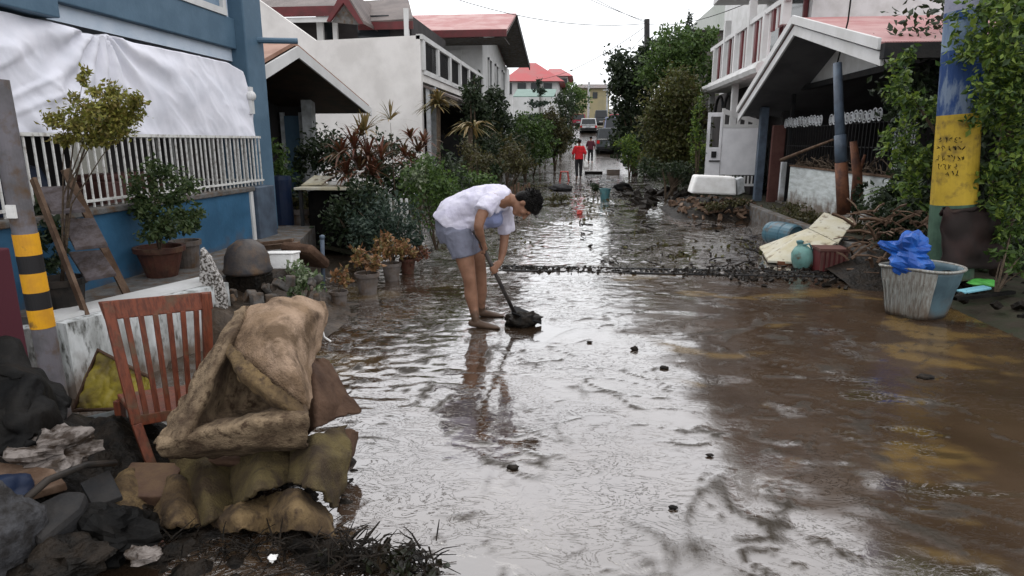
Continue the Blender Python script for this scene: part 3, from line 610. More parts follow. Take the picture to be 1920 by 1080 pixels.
straps('blades', [ay(a, b2, 8.6) for a, b2 in ((640,290),(665,280),(690,300),(675,320),(700,330),(650,330),(715,300))], LM['red'], t, 40, .55, .016, 41, 1.0, .7)
straps('crown', [ay(a, b2, 8.7) for a, b2 in ((685,245),(678,255))], LM['tan'], t, 34, .42, .014, 42, 1.1, .5)
limb_tree('stem', gp(690,8.6), [ay(685,245,8.7), ay(650,290,8.6), ay(700,310,8.6)], .02, M['bark'], t)
t = thing('cordyline', gp(745,9.2), 'slim strap leaved plant with a small tan tuft before the white wall', 'plant')
straps('crown', [ay(732,225,9.2)], LM['tan'], t, 30, .38, .013, 43, 1.15, .5); limb_tree('stem', gp(745,9.2), [ay(732,230,9.2)], .015, M['bark'], t)
t = thing('cordyline', gp(785,9.6), 'bushy red leaved plant left of the dark carport', 'plant')
straps('blades', [ay(a, b2, 9.6) for a, b2 in ((770,260),(785,285),(760,295),(795,270),(775,310))], LM['red'], t, 34, .42, .016, 44, 1.0, .7); limb_tree('stem', gp(785,9.6), [ay(775,270,9.6), ay(790,290,9.6)], .018, M['bark'], t)
for i, (px, Y, bl_, n_, s_, lm, lab) in enumerate((
 (660,7.9,[(650,400,.28,.3),(690,380,.3,.3),(630,430,.2,.2),(700,450,.25,.2)],2200,.07,'dark','dense dark bush right of the small dark table'),
 (590,8.9,[(600,400,.3,.35),(560,380,.2,.3),(640,390,.3,.35)],1500,.08,'dark','dark leafy bush in the shade under the small dark table'),
 (765,10.5,[(740,330,.5,.5),(790,350,.5,.45),(830,330,.4,.5),(720,300,.4,.4)],2600,.09,'dark','dark bush mass behind the red leaved plants'),
 (860,12.5,[(850,350,.4,.4),(880,370,.4,.3),(905,350,.4,.3)],1800,.09,'mid','bushy green plant at the kerb behind the bent person'),
 (520,8.8,[(515,300,.2,.3),(530,330,.15,.2)],500,.07,'mid','small green bush between the railing end and the blue door'))):
    bush('shrub', lab, gp(px, Y), [PB(a_, b2_, Y, r_, rz_) for a_, b2_, r_, rz_ in bl_], n_, s_, LM[lm], 160+i)
b_ = MB(); c = gp(745,7.9)
for i in range(4): b_.box((c.x-.12+i*.07, c.y, .15), (c.x-.09+i*.07, c.y+.02, .85))
b_.box((c.x-.14, c.y+.02, .6), (c.x+.15, c.y+.035, .64)); tag(b_.build('picket_fence', M['rail']), 'short piece of white picket fence among the bushes', 'fence')

# --- neighbour's porch: gable facing the street
t = thing('porch_house', (-6, 10, .2), 'small house with a dark gabled porch and brown sheet roof beside the blue house', 'house')
ap = (9.0, 2.84); ne = (7.3, 2.28); fe = (12.1, 2.16); XE = -3.95; XB = -11
b_ = MB(); b_.slab([(XE, ap[0], ap[1]), (XE, ne[0], ne[1]-.05), (XB, ne[0], ne[1]-.05), (XB, ap[0], ap[1])], .05, (0,0,1)); b_.slab([(XE, ap[0], ap[1]), (XB, ap[0], ap[1]), (XB, fe[0], fe[1]), (XE, fe[0], fe[1])], .05, (0,0,1)); rf = b_.build('roof', M['brownroof'], t)
b_ = MB(); b_.slab([(XE+.02, ap[0], ap[1]-.01), (XE+.02, fe[0], fe[1]-.01), (XE+.02, fe[0], fe[1]-.15), (XE+.02, ap[0], ap[1]-.16)], .03, (1,0,0)); b_.slab([(XE+.021, ne[0], ne[1]-.06), (XE+.021, ap[0], ap[1]-.01), (XE+.021, ap[0], ap[1]-.16), (XE+.021, ne[0], ne[1]-.22)], .03, (1,0,0)); b_.build('barge_board', M['whitefar2'], rf)
b_ = MB(); b_.slab([(XE-.02, ap[0], ap[1]-.1), (XE-.02, ne[0], ne[1]-.2), (XB, ne[0], ne[1]-.2), (XB, ap[0], ap[1]-.1)], .03, (0,0,1)); b_.slab([(XE-.02, ap[0], ap[1]-.1), (XB, ap[0], ap[1]-.1), (XB, fe[0], fe[1]-.1), (XE-.02, fe[0], fe[1]-.1)], .03, (0,0,1)); b_.build('soffit', M['woodsoffit'], t)
b_ = MB(); b_.box((-9, 11.6, .2), (-4.9, 11.75, 2.4)); b_.box((-5.6, 8.2, .2), (-5.5, 11.6, 3.0)); b_.build('wall', M['darkwall'], t)
q = ay(578, 200, 11.3); b_ = MB(); b_.box((q.x-.09, 11.2, .2), (q.x+.09, 11.38, 2.35)); b_.build('post', M['beam'], t)
b_ = MB(); b_.box((-5.49, 9.8, .2), (-5.44, 11.0, 1.65)); b_.build('shutter', M['slate'], t)
q = ay(548, 260, 11.5); b_ = MB(); b_.box((q.x-.13, 11.5, .3), (q.x+.15, 11.56, 2.0)); dr = b_.build('door', M['blue'], t); b_ = MB(); b_.box((q.x-.2, 11.49, .3), (q.x-.13, 11.55, 2.06)); b_.box((q.x+.15, 11.49, .3), (q.x+.22, 11.55, 2.06)); b_.build('frame', M['beam'], dr)
b_ = MB()
for k in range(7): b_.box((-7.2, 11.57, .6+k*.22), (q.x-.25, 11.598, .76+k*.22))
b_.build('louvre', M['slate'], t)

# --- white blank party wall with terrace and carport beyond
t = thing('terrace_house', (-6, 20, .2), 'house with a blank white side wall and a balcony over a dark carport', 'house')
Y = 16.5
w4 = [ay(455,-22,Y), ay(592,76,Y), ay(787,66,Y)]
pts = [(w4[0].x-3, Y, w4[0].z+1.3), tuple(w4[0]), tuple(w4[1]), tuple(w4[2]), (w4[2].x, Y, .1), (w4[0].x-3, Y, .1)]
b_ = MB(); b_.slab(pts, .18, (0,1,0)); b_.build('side_wall', M['whitefar'], t)
XT = w4[2].x
b_ = MB(); b_.box((XT-5, Y+.18, 3.02), (XT+.02, 27, 3.2)); b_.build('terrace_slab', M['whitefar'], t)
b_ = MB(); b_.slab([(XT, Y+.2, 2.9), (XT, 27, 2.9), (XT+.9, 27, 2.55), (XT+.9, Y+.2, 2.55)], .06, (0,0,1)); b_.build('canopy', M['darkroof'], t)
b_ = MB(); b_.box((XT-.10, Y, 4.02), (XT+.06, 27, 4.14)); b_.box((XT-.08, Y+.18, 3.2), (XT+.06, 27, 3.32))
y = Y+.1
for k in range(7): b_.box((XT-.10, y, 3.3), (XT+.06, y+.22, 4.03)); y += 1.7
br = b_.build('balcony_rail', M['whitefar2'], t)
b_ = MB()
for k in range(70): b_.box((XT-.03, Y+.3+k*.15, 3.3), (XT-.005, Y+.325+k*.15, 4.03))
b_.build('balusters', M['slate'], br)
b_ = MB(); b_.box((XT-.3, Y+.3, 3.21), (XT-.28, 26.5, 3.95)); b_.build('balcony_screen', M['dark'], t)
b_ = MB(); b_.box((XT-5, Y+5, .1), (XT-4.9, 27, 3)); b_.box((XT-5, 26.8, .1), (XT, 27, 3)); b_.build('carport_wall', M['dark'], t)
b_ = MB(); b_.box((XT-.12, 18.0, .1), (XT+.02, 18.15, 3.0)); b_.build('post', M['beam'], t)
b_ = MB(); b_.box((XT+.05, 16.75, .1), (XT+.15, 16.85, 2.9)); b_.build('post', M['beam'], t)
q = ay(855, 300, 19); b_ = MB(); b_.box((q.x-.45, 19, .1), (q.x+.45, 19.1, 1.75)); b_.build('gate', M['slate'], t)
# upper storey set back
def roof_piece(t, quad, nm, m, th=.12): b_ = MB(); b_.slab(quad, th, (0,0,1)); return b_.build(nm, m, t)
Y2 = 19.5
a, c = ay(500, 24, Y2), ay(628, 8, Y2); top = 1.2
b_ = MB(); b_.box((a.x-6, Y2+.9, 3.2), (ay(770,60,Y2).x-.2, Y2+6, a.z+.02)); b_.build('upper_wall', M['darkwall'], t)
roof_piece(t, [(a.x-6, Y2, a.z), (c.x, Y2, a.z), (c.x-.2, Y2+3.5, a.z+1.6), (a.x-6, Y2+3.5, a.z+1.6)], 'roof', M['darkroof'])
b_ = MB(); b_.box((a.x-6, Y2-.04, a.z-.13), (c.x, Y2-.01, a.z+.15)); b_.build('fascia', M['maroon'], t)
b_ = MB(); b_.box((a.x-6, Y2+.02, a.z-.28), (c.x-.1, Y2+.08, a.z-.14)); b_.build('trim', M['whitefar2'], t)
g0, g1, g2 = ay(612, 40, Y2-.5), ay(642, -20, Y2-.5), ay(682, 45, Y2-.5)
b_ = MB(); b_.slab([g0, g1, g2, g2+Vector((-.15,0,0)), g1+Vector((0,0,-.35)), g0+Vector((.1,0,0))], .12, (0,1,0)); b_.build('gable_trim', M['maroon'], t)
b_ = MB(); b_.slab([g1, g2, g2+Vector((0,4,0)), g1+Vector((0,4,0))], .08, (0,0,1)); b_.build('roof', M['darkroof'], t)
b_ = MB(); b_.slab([g0+Vector((.1,.15,0)), g1+Vector((0,.15,-.3)), g2+Vector((-.15,.15,0))], .05, (0,1,0)); b_.build('gable_wall', M['grey'], t)
a, c = ay(672, 46, Y2+.5), ay(775, 40, Y2+.5); d = ay(668, 8, Y2+2.6); e_ = ay(765, 0, Y2+2.6)
b_ = MB(); b_.slab([a, c, e_, d], .08, (0,0,1)); b_.build('roof', M['darkroof'], t)
b_ = MB(); b_.box((a.x, a.y-.05, a.z-.16), (c.x, a.y-.01, a.z+.06)); b_.build('fascia', M['maroon'], t)
for (px, w_) in ((600,.10),(628,.07),(762,.07)):
    q = ay(px, 60, Y2+.4); b_ = MB(); b_.box((q.x-w_, q.y, 3.2), (q.x+w_, q.y+.1, 5.4)); b_.build('post', M['whitefar2'], t)
for (px, w_) in ((612,.18),(700,.5)):
    q = ay(px, 60, Y2+.85); b_ = MB(); b_.box((q.x-w_, q.y, 4.1), (q.x+w_, q.y+.06, 5.3)); b_.build('window', M['glass'], t)

# --- white house with red roof
t = thing('white_house', (-6, 33, .2), 'white house with a faded red roof and deep gable overhang', 'house')
Xw = -4.2; ne = (26.4, 5.72); ap = (30.2, 6.98); fe = (37.6, 5.70); XO = -2.95; XB = -9.5
b_ = MB(); b_.box((XB, 28.3, 0), (Xw, 39, 5.6)); b_.slab([(Xw-.01, 28.3, 5.6), (Xw-.01, 30.2, 6.75), (Xw-.01, 37, 5.6)], .2, (-1,0,0)); b_.build('wall', M['whitefar2'], t)
b_ = MB(); b_.slab([(XO, ne[0], ne[1]), (XO, ap[0], ap[1]), (XB+1, ap[0], ap[1]), (XB-.5, ne[0], ne[1])], .1, (0,0,1)); b_.slab([(XO, ap[0], ap[1]), (XO, fe[0], fe[1]), (XB, fe[0], fe[1]), (XB+1, ap[0], ap[1])], .1, (0,0,1)); b_.build('roof', M['redroof'], t)
b_ = MB(); b_.box((XB-.5, ne[0]-.06, ne[1]-.18), (XO, ne[0]-.01, ne[1]+.08)); b_.build('fascia', M['maroon'], t)
b_ = MB(); b_.slab([(XO-.02, ne[0]+.1, ne[1]-.12), (XO-.02, ap[0], ap[1]-.12), (Xw, ap[0], ap[1]-.12), (Xw, ne[0]+.1, ne[1]-.12)], .05, (0,0,1)); b_.slab([(XO-.02, ap[0], ap[1]-.12), (XO-.02, fe[0], fe[1]-.12), (Xw, fe[0], fe[1]-.12), (Xw, ap[0], ap[1]-.12)], .05, (0,0,1)); b_.box((XB, ne[0]+.1, ne[1]-.22), (XO-.1, 28.3, ne[1]-.19)); b_.build('soffit', M['grey'], t)
b_ = MB(); b_.slab([(XO+.01, ap[0], ap[1]+.02), (XO+.01, fe[0], fe[1]+.02), (XO+.01, fe[0], fe[1]-.25), (XO+.01, ap[0], ap[1]-.25)], .05, (1,0,0)); b_.build('barge_board', M['slate'], t)
for yy in (30, 32.4, 35.2):
    b_ = MB(); b_.box((Xw-.01, yy, 3.5), (Xw+.03, yy+.75, 5.1)); wn = b_.build('window', M['glass'], t)
    b_ = MB(); b_.box((Xw, yy-.12, 3.4), (Xw+.08, yy, 5.2)); b_.box((Xw, yy+.75, 3.4), (Xw+.08, yy+.87, 5.2)); b_.box((Xw, yy-.12, 5.1), (Xw+.1, yy+.87, 5.22)); b_.build('frame', M['white'], wn)
b_ = MB(); b_.box((-8.5, 28.22, 4.3), (-5.1, 28.29, 5.3)); b_.build('side_panel', M['white'], t)
b_ = MB(); b_.box((Xw-.05, 27.9, .1), (Xw+.5, 36, .12)); 

# --- red roofed houses far up the street
def far_house(px0, px1, py_e, py_r, Y, wallm, roofm, label, nm='house', base=None, wy=215, rp=None):
    a, c = ay(px0, py_e, Y), ay(px1, py_e, Y); r0 = ay(rp[0], py_r, Y+3); r1 = ay(rp[1], py_r, Y+3)
    t = thing(nm, ((a.x+c.x)/2, Y+2, prof(Y)), label, 'house')
    b_ = MB(); b_.box((a.x+.5, Y+.6, prof(Y)-.5), (c.x-.5, Y+7, a.z)); b_.build('wall', wallm, t)
    b_ = MB(); zz = a.z; d = Vector((0, 8, 0))
    b_.raw([a, c, c+d, a+d, r0, r1, r0+Vector((0,1.5,0)), r1+Vector((0,1.5,0))], [[0,1,5,4],[1,2,7,5],[2,3,6,7],[3,0,4,6],[4,5,7,6],[3,2,1,0]]); b_.build('roof', roofm, t)
    rg = random.Random(int(px0)); k = px0+12
    while k < px1-14:
        q = ay(k, py_e+13, Y+.58); b_ = MB(); b_.box((q.x-.35, q.y-.06, q.z-.5), (q.x+.35, q.y, q.z+.4)); b_.build('window', M['glass'], t); k += rg.uniform(22, 34)
    return t
far_house(940, 1058, 152, 118, 55, M['whitefar2'], M['redfar'], 'white house with a bright red hipped roof beyond the white gabled house', rp=(985, 1005))
far_house(1018, 1074, 142, 129, 66, M['whitefar2'], M['redfar'], 'red roofed house peeking out behind the bright red hipped roof', rp=(1030, 1052))
far_house(1072, 1150, 165, 158, 100, M['yellowwall'], M['darkroof'], 'pale yellow house with a flat dark roof at the top of the street', rp=(1085, 1135))
far_house(1030, 1082, 178, 172, 84, M['grey'], M['whitefar'], 'low grey house with a pale roof behind the parked white car', rp=(1040, 1070))
t = thing('awning', (-4, 46, 0), 'pale green sheet awning in front of the red roofed house', 'awning')
a, c = ay(962, 182, 46), ay(1040, 182, 46); b_ = MB(); b_.slab([a, c, c+Vector((0,3,.7)), a+Vector((0,3,.7))], .06, (0,0,1)); b_.build('sheet', M['greenroof'], t)
for q in (a, c): b_ = MB(); b_.tube([(q.x, q.y, prof(46)), q], .05, 6); b_.build('post', M['white'], t)

# --- green things down the left side
LG = 'plants lining the left side of the street'
def ftree(name, label, px, Y, blobs, n, s, m, seed, cat='tree', grp=None, tr=.07, part='crown', **k):
    c = gp(px, Y, prof(Y)); return bush(name, label, c, [PB(a, b2, Y+random.Random(seed+i).uniform(-.3,.3), r_, rz_) for i, (a, b2, r_, rz_) in enumerate(blobs)], n, s, m, seed, cat, grp, tr, 6, part, **k)
ftree('tree', 'dark narrow tree at the corner of the balcony and carport', 890, 17, [(888,175,.30,.4),(895,215,.36,.45),(885,250,.32,.4),(905,280,.4,.5)], 4200, .11, LM['dark'], 51, grp=LG)
t = thing('palm', gp(822, 15.8), 'spiky tan palm tuft beside the edge of the white blank wall', 'palm'); straps('crown', [ay(822,190,15.8), ay(818,200,15.8)], LM['tan'], t, 44, .62, .03, 52, 1.0, .9); b_ = MB(); b_.tube([gp(822,15.8), ay(822,195,15.8)], .05, 8); b_.build('trunk', M['bark'], t)
t = thing('palm', gp(880, 15.0), 'low palm with yellow brown drooping fronds in front of the dark carport', 'palm'); straps('crown', [ay(880,240,15.0), ay(890,235,15.0)], LM['tan'], t, 24, .7, .03, 53, .5, .9); b_ = MB(); b_.tube([gp(880,15.0), ay(882,240,15.0)], .06, 8); b_.build('trunk', M['bark'], t)
ftree('shrub', 'olive green shrub in front of the dark grey carport gate', 890, 13.5, [(885,290,.28,.3),(905,310,.3,.25),(880,325,.2,.15)], 1300, .07, LM['olive'], 54, 'plant', LG, .02, 'foliage')
ftree('tree', 'dark leafy tree standing left of the white gabled house', 930, 21, [(925,190,.35,.4),(935,225,.5,.5),(920,265,.5,.45),(945,290,.45,.4)], 5000, .12, LM['dark'], 55, grp=LG)
ftree('shrub', 'brown and green shrub where the left kerb bends', 955, 17, [(960,300,.35,.28),(940,315,.3,.2),(985,305,.22,.22)], 1300, .09, LM['olive'], 56, 'plant', LG, .02, 'foliage')
ftree('tree', 'mid green tree below the white gabled house', 985, 27, [(975,235,.6,.5),(1000,260,.6,.5),(985,285,.6,.4),(1015,240,.5,.5)], 2800, .14, LM['mid'], 57, grp=LG)
t = ftree('conifer', 'small layered conifer rising before the red roofed house', 1012, 38, [(1012,150,.15,.3),(1012,172,.4,.16),(1012,195,.6,.18),(1012,220,.8,.2)], 1400, .16, LM['bluish'], 58, 'tree', None, .06)
ftree('tree', 'olive tree by the pale green awning', 1040, 34, [(1035,225,.6,.6),(1050,250,.6,.5),(1035,275,.6,.4)], 2200, .16, LM['olive'], 59, grp=LG)
ftree('tree', 'dark hedge like tree beside the parked white car', 1050, 44, [(1058,200,.9,.9),(1065,235,.7,.8),(1050,262,.8,.6)], 2000, .2, LM['dark'], 60, grp=LG)
ftree('tree', 'pale green tree far up the street near the grey house', 1068, 62, [(1072,175,1.2,1.1),(1082,195,1.1,1)], 1200, .3, LM['mid'], 61)
ftree('tree', 'hazy dark tree behind the white gabled house eave', 1040, 75, [(1052,165,1.7,1.5),(1030,180,2,1.5)], 1200, .35, LM['dark'], 62)
for i, (px, Y, pyc, r_, lm, lab) in enumerate(((905,15.5,330,.45,'dark','dark undergrowth in front of the carport opening'),(950,19.5,300,.7,'olive','brownish undergrowth below the white gabled house'),(965,23,290,.8,'dark','dark undergrowth under the mid green tree'),(1000,28,285,.9,'mid','green undergrowth beside the dark blue bag heap'),(1022,34,275,1.0,'dark','dark undergrowth below the small conifer'),(1040,40,270,1.0,'olive','olive undergrowth near the person in maroon'),(1052,50,262,1.2,'dark','dark undergrowth by the road bend near the parked cars'))):
    ftree('shrub', lab, px, Y, [(px,pyc-8,r_,r_*.7),(px-26*10/Y-8,pyc-14,r_,r_*.8),(px+8,pyc+10-i*1.2,r_*.8,r_*.4)], 1500, .07+.003*Y, LM[lm], 150+i, 'plant', LG, .02, 'foliage')
b_ = MB(); c = gp(975, 16.5, 0.05)
for k in range(6): b_.box((c.x-.25+k*.09, c.y, .05), (c.x-.19+k*.09, c.y+.05, .42+.05*(k%3)))
tag(b_.build('crate', M['oldwood']), 'broken brown slatted crate at the left kerb bend', 'crate')
b_ = MB(); c = gp(945, 22, .1); b_.box((c.x-.05,c.y,.1),(c.x+.06,c.y+.1,.95)); b_.box((c.x-.2,c.y,.6),(c.x+.2,c.y+.05,.9)); tag(b_.build('signpost', M['white']), 'small white board standing among the left side plants', 'sign')
for i, (px, Y, h_) in enumerate(((1100, 80, 5.2), (1134, 88, 5))):
    b_ = MB(); p = gp(px, Y, prof(Y)); b_.tube([p, p+Vector((0,0,h_))], .13, 8); b_.box((p.x-.6,p.y-.05,p.z+h_-.6),(p.x+.6,p.y+.05,p.z+h_-.5)); tag(b_.build('utility_pole', M['beam']), ('pale utility pole above the parked white car', 'pale utility pole before the yellow house')[i], 'pole')

# ================================================================ RIGHT SIDE
# --- porch house
t = thing('porch_house', (6, 11, .2), 'house with a big white edged gable porch and pink sheet roof', 'house')
XE = 3.66; ne = (8.80, 2.70); ap = (12.36, 3.60); fe = (16.0, 2.24); XB = 11
b_ = MB(); b_.slab([(XE, ne[0], ne[1]), (XE, ap[0], ap[1]), (XB, ap[0], ap[1]), (XB, ne[0], ne[1])], .05, (0,0,1)); b_.slab([(XE, ap[0], ap[1]), (XE, fe[0], fe[1]), (XB, fe[0], fe[1]), (XB, ap[0], ap[1])], .05, (0,0,1)); rf = b_.build('roof', M['redroof2'], t)
def rake(mb, x, w_, z0, z1):
    mb.slab([(x, ne[0]-.02, ne[1]+z1), (x, ap[0], ap[1]+z1), (x, ap[0], ap[1]+z0), (x, ne[0]-.02, ne[1]+z0)], w_, (-1,0,0)); mb.slab([(x, ap[0], ap[1]+z1), (x, fe[0]+.02, fe[1]+z1), (x, fe[0]+.02, fe[1]+z0), (x, ap[0], ap[1]+z0)], w_, (-1,0,0))
b_ = MB(); rake(b_, XE-.001, .04, -.05, .09); rake(b_, XE+.05, .04, -.24, -.075); b_.build('barge_board', M['whitefar2'], rf, bevel=.006)
b_ = MB(); b_.box((XE, ne[0]-.13, ne[1]-.16), (XB, ne[0]-.01, ne[1]+.02)); b_.build('gutter', M['slate'], rf)
b_ = MB()
for s0, s1 in ((ne, ap), (ap, fe)): b_.slab([(XE+.1, s0[0], s0[1]-.12), (XE+.1, s1[0], s1[1]-.12), (XB, s1[0], s1[1]-.12), (XB, s0[0], s0[1]-.12)], .02, (0,0,1))
b_.build('soffit', M['greypaint'], t)
b_ = MB(); b_.slab([(4.7, 9.1, 2.70), (4.7, 12.36, 3.50), (4.7, 14.75, 2.80), (4.7, 14.75, 2.70)], .1, (1,0,0)); b_.build('gable_wall', M['white'], t)
b_ = MB(); b_.box((4.62, 9.1, 2.60), (4.78, 15.2, 2.70)); b_.build('lintel', M['slate'], t)
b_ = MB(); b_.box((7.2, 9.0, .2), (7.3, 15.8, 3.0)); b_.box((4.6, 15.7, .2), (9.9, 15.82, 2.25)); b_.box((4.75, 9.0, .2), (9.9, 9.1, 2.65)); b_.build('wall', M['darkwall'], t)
b_ = MB(); b_.box((4.45, 9.1, .18), (7.2, 15.7, .24)); b_.build('floor', M['grey'], t)
for px, Y, w_, mm in ((1430, 15.5, .17, 'bluegrey'), (1482, 14.9, .08, 'slate'), (1684, 10.0, .08, 'bluegrey')):
    q = ay(px, 250, Y); b_ = MB(); b_.box((q.x-w_/2, Y-w_/2, .2), (q.x+w_/2, Y+w_/2, 2.6 if Y < 15 else 2.3)); b_.build('post', M[mm], t, bevel=.008)
b_ = MB(); q = ay(1475, 250, 14.45)
b_.box((q.x-.05, 14.4, .3), (q.x+.05, 14.5, 1.12)); b_.build('pipe', M['cyan'] if 0 else M['beam'], t)
# grille with white scrolls
gr = thing('grille', (4.55, 12, 1.05), 'dark window grille topped with a band of white loops across the porch', 'grille')
b_ = MB(); y = 9.4
while y < 15.0: b_.box((4.50, y, 1.05), (4.512, y+.012, 1.85)); y += .14
for z in (1.07, 1.45, 1.83): b_.box((4.514, 9.4, z), (4.526, 15.0, z+.014))
b_.build('bars', M['slate'], gr)
b_ = MB(); y = 9.3
while y < 15.2:
    if not (10.0 < y < 10.5 or 12.6 < y < 12.95):
        for rr_ in (.080, .04):
            b_.tube([(4.49, y+rr_*1.0*math.cos(a), 1.94+(.015*math.sin(y*9))+rr_*1.15*math.sin(a)) for a in np.linspace(0, 2*math.pi, 13)], .011, 5, caps=False)
    y += .175
b_.build('scrolls', M['beam'], gr)
b_ = MB()
for y in np.arange(9.35, 9.95, .08): b_.tube([(4.48, y, 1.1), (4.48, y+.02, 1.45), (4.48, y, 1.8)], .012, 5)
b_.build('side_panel', M['beam'], gr)
t = thing('garden_wall', (4.4, 11, .2), 'low pale block wall in front of the porch with a mud line', 'wall')
b_ = MB(); b_.box((4.4, 9.2, .1), (4.55, 14.2, 1.04)); b_.build('wall_face', M['stucco'], t, bevel=.01)
b_ = MB(); b_.box((4.38, 9.2, 1.04), (4.58, 14.2, 1.07)); b_.build('coping', M['oldwood'], t)
b_ = MB(); rg = random.Random(5)
for k in range(90):
    y = rg.uniform(9.4, 14.1); p = Vector((4.47, y, 1.08)); d = Vector((rg.uniform(-.2,.2), rg.uniform(-.5,.5), rg.uniform(.02,.3)))
    b_.tube([p-d*.3, p+d*.4+Vector((0,0,.03)), p+d*.8], rg.uniform(.006,.016), 4)
tag(b_.build('twigs', M['bark']), 'tangle of dark twigs along the top of the low block wall', 'twigs', kind='stuff')
b_ = MB(); b_.tube([ay(1465,300,13.9), ay(1520,278,12.9), ay(1562,262,11.9)], [.04,.03,.02], 8); tag(b_.build('log', M['oldwood'], smooth=True), 'bare branch slanting above the left end of the block wall', 'branch')
b_ = MB(); b_.tube([(6.1, 13.3, .24),(6.1,13.3,.3)], .2); q = ay(1455, 330, 15.2)
b_ = MB(); b_.box((q.x-.15, 15.2, .2), (q.x+.13, 15.3, 1.9)); tag(b_.build('door_leaf', M['brown'], bevel=.01), 'brown wooden door leaf at the far end of the porch', 'door')

# --- house with white balcony beyond
t = thing('balcony_house', (6, 19, .2), 'white two storey house with brown screened balcony', 'house')
b_ = MB(); b_.box((5.2, 16.3, .2), (12, 26, 7.4)); b_.build('wall', M['white'], t)
b_ = MB(); b_.box((3.75, 14.6, 2.98), (5.19, 20.9, 3.18))
for k in range(12): b_.tube([(3.75, 14.6+k*.52, 3.06), (3.72, 15.1+k*.52, 3.06)], .13, 8)
b_.build('balcony_slab', M['white'], t)
rl = MB(); rl.box((3.82, 13.5, 4.16), (3.94, 20.8, 4.26)); rl.box((3.82, 14.6, 3.18), (3.94, 20.8, 3.26))
bal = MB(); y = 13.6; k = 0
while y < 20.6:
    if k % 5 == 0: rl.box((3.80, y, 3.2 if y > 14.6 else 3.75), (3.96, y+.14, 4.7 if k % 10 == 0 else 4.2))
    else: (bal if k % 5 in (1, 3) else rl).box((3.85, y, 3.26 if y > 14.6 else 3.75), (3.90, y+.16 if k % 5 in (1,3) else y+.05, 4.16))
    y += .26; k += 1
br = rl.build('balcony_rail', M['whitefar2'], t); bal.build('balusters', M['maroon'], br)
b_ = MB(); b_.box((3.7, 13.2, 5.35), (5.2, 20.2, 5.5)); b_.box((3.9, 13.2, 5.5), (3.98, 18, 6.4)); b_.build('upper_deck', M['whitefar2'], t)
for y in (16.6, 18.4, 20.2): b_ = MB(); b_.box((5.12, y, 3.5), (5.19, y+1.3, 5.0)); wn = b_.build('window', M['glass'], t); b_ = MB(); b_.box((5.08, y-.08, 3.42), (5.18, y, 5.08)); b_.box((5.08, y+1.3, 3.42), (5.18, y+1.38, 5.08)); b_.build('frame', M['maroon'], wn)
for y in (17.6, 20.6): b_ = MB(); b_.box((3.85, y, .2), (4.0, y+.13, 2.98)); b_.build('post', M['white'], t)
b_ = MB()
for cy in (18.4, 19.6): b_.tube([(3.95, cy+.5*math.cos(a), 2.35+.45*math.sin(a)) for a in np.linspace(0, math.pi, 12)], .04, 6)
b_.build('arch', M['slate'], t)
b_ = MB(); b_.box((4.4, 17.3, .2), (4.6, 25, 3.0)); b_.build('lower_wall', M['darkwall'], t)
# white gate
t = thing('gate', (4, 16.5, .3), 'white sheet metal gate with window panes standing open beside the porch', 'gate')
Yg = 17.0; a0, a1, a2 = ay(1320,340,Yg).x, ay(1348,340,Yg).x, ay(1420,340,Yg).x
z0 = ay(1380,328,Yg).z; zt = ay(1380,203,Yg).z; zm = ay(1380,238,Yg).z
b_ = MB(); b_.box((a1, Yg, z0), (a2, Yg+.05, zm)); b_.build('panel', M['gatewhite'], t, bevel=.005)
b_ = MB(); b_.box((a0, Yg-.02, z0-.1), (a0+.07, Yg+.04, zt-.1)); b_.box((a0+.071, Yg-.02, z0-.1), (a1-.01, Yg+.04, zt-.95)); b_.box((a0+.071, Yg-.02, zt-.2), (a1-.01, Yg+.04, zt-.1)); b_.box((a1-.06, Yg-.025, zt-.949), (a1-.01, Yg+.04, zt-.201)); b_.build('side_leaf', M['gatewhite'], t, bevel=.004)
b_ = MB(); n_ = 5
for k in range(n_+1): x_ = a1+(a2-a1)*k/n_; b_.box((x_-.035, Yg-.01, zm), (x_+.035, Yg+.05, zt - k*.06))
b_.slab([(a1-.03, Yg, zt), (a2, Yg, zt-.30), (a2, Yg, zt-.42), (a1-.03, Yg, zt-.12)], .06, (0,1,0)); b_.box((a1, Yg-.011, zm-.02), (a2, Yg+.06, zm+.06)); b_.build('frame', M['whitefar2'], t)
b_ = MB(); b_.box((a0+.13, Yg-.05, zt-1.2), (a0+.25, Yg-.02, zt-1.05)); b_.box((a0+.08, Yg-.06, zt-1.3), (a0+.35, Yg-.03, zt-1.27)); b_.build('latch', M['slate'], t)
b_ = MB()
for k in range(9): b_.box((a1+.25+k*.09, Yg-.02, z0-.22), (a1+.28+k*.09, Yg+.02, z0-.02))
b_.box((a1+.2, Yg-.02, z0-.28), (a2, Yg+.03, z0-.22)); b_.build('grille', M['whitefar2'], t)
for i, (x_, y_, r_, h_, lm, lab) in enumerate(((-4.1,20,.9,1.0,'dark','dark hedge clump by the near end of the white gabled house'),(-4.0,24,1.0,1.3,'olive','olive hedge clump below the windows of the white gabled house'),(-3.9,28.5,1.0,1.4,'dark','dark hedge clump level with the person in red'),(-3.9,33,1.1,1.4,'dark2','deep green hedge clump past the person in red'),(-3.9,38,1.2,1.5,'dark','dark hedge clump level with the person in maroon'),(-3.9,44,1.3,1.6,'dark2','green hedge clump across from the dark grey van'),(-3.9,52,1.5,1.8,'dark','dark hedge clump across from the silver blue jeepney'))):
    zz = prof(y_); bush('hedge', lab, (x_, y_, zz), [(x_, y_, zz+h_*.45, r_, 1.9, h_*.5), (x_-.5, y_+.8, zz+h_*1.0, r_, 1.7, h_*.5), (x_+.35, y_-.9, zz+.35, r_*.8, 1.3, .4)], 2600, .085+.002*y_, LM[lm], 200+i, 'hedge', 'hedge clumps down the left kerb')
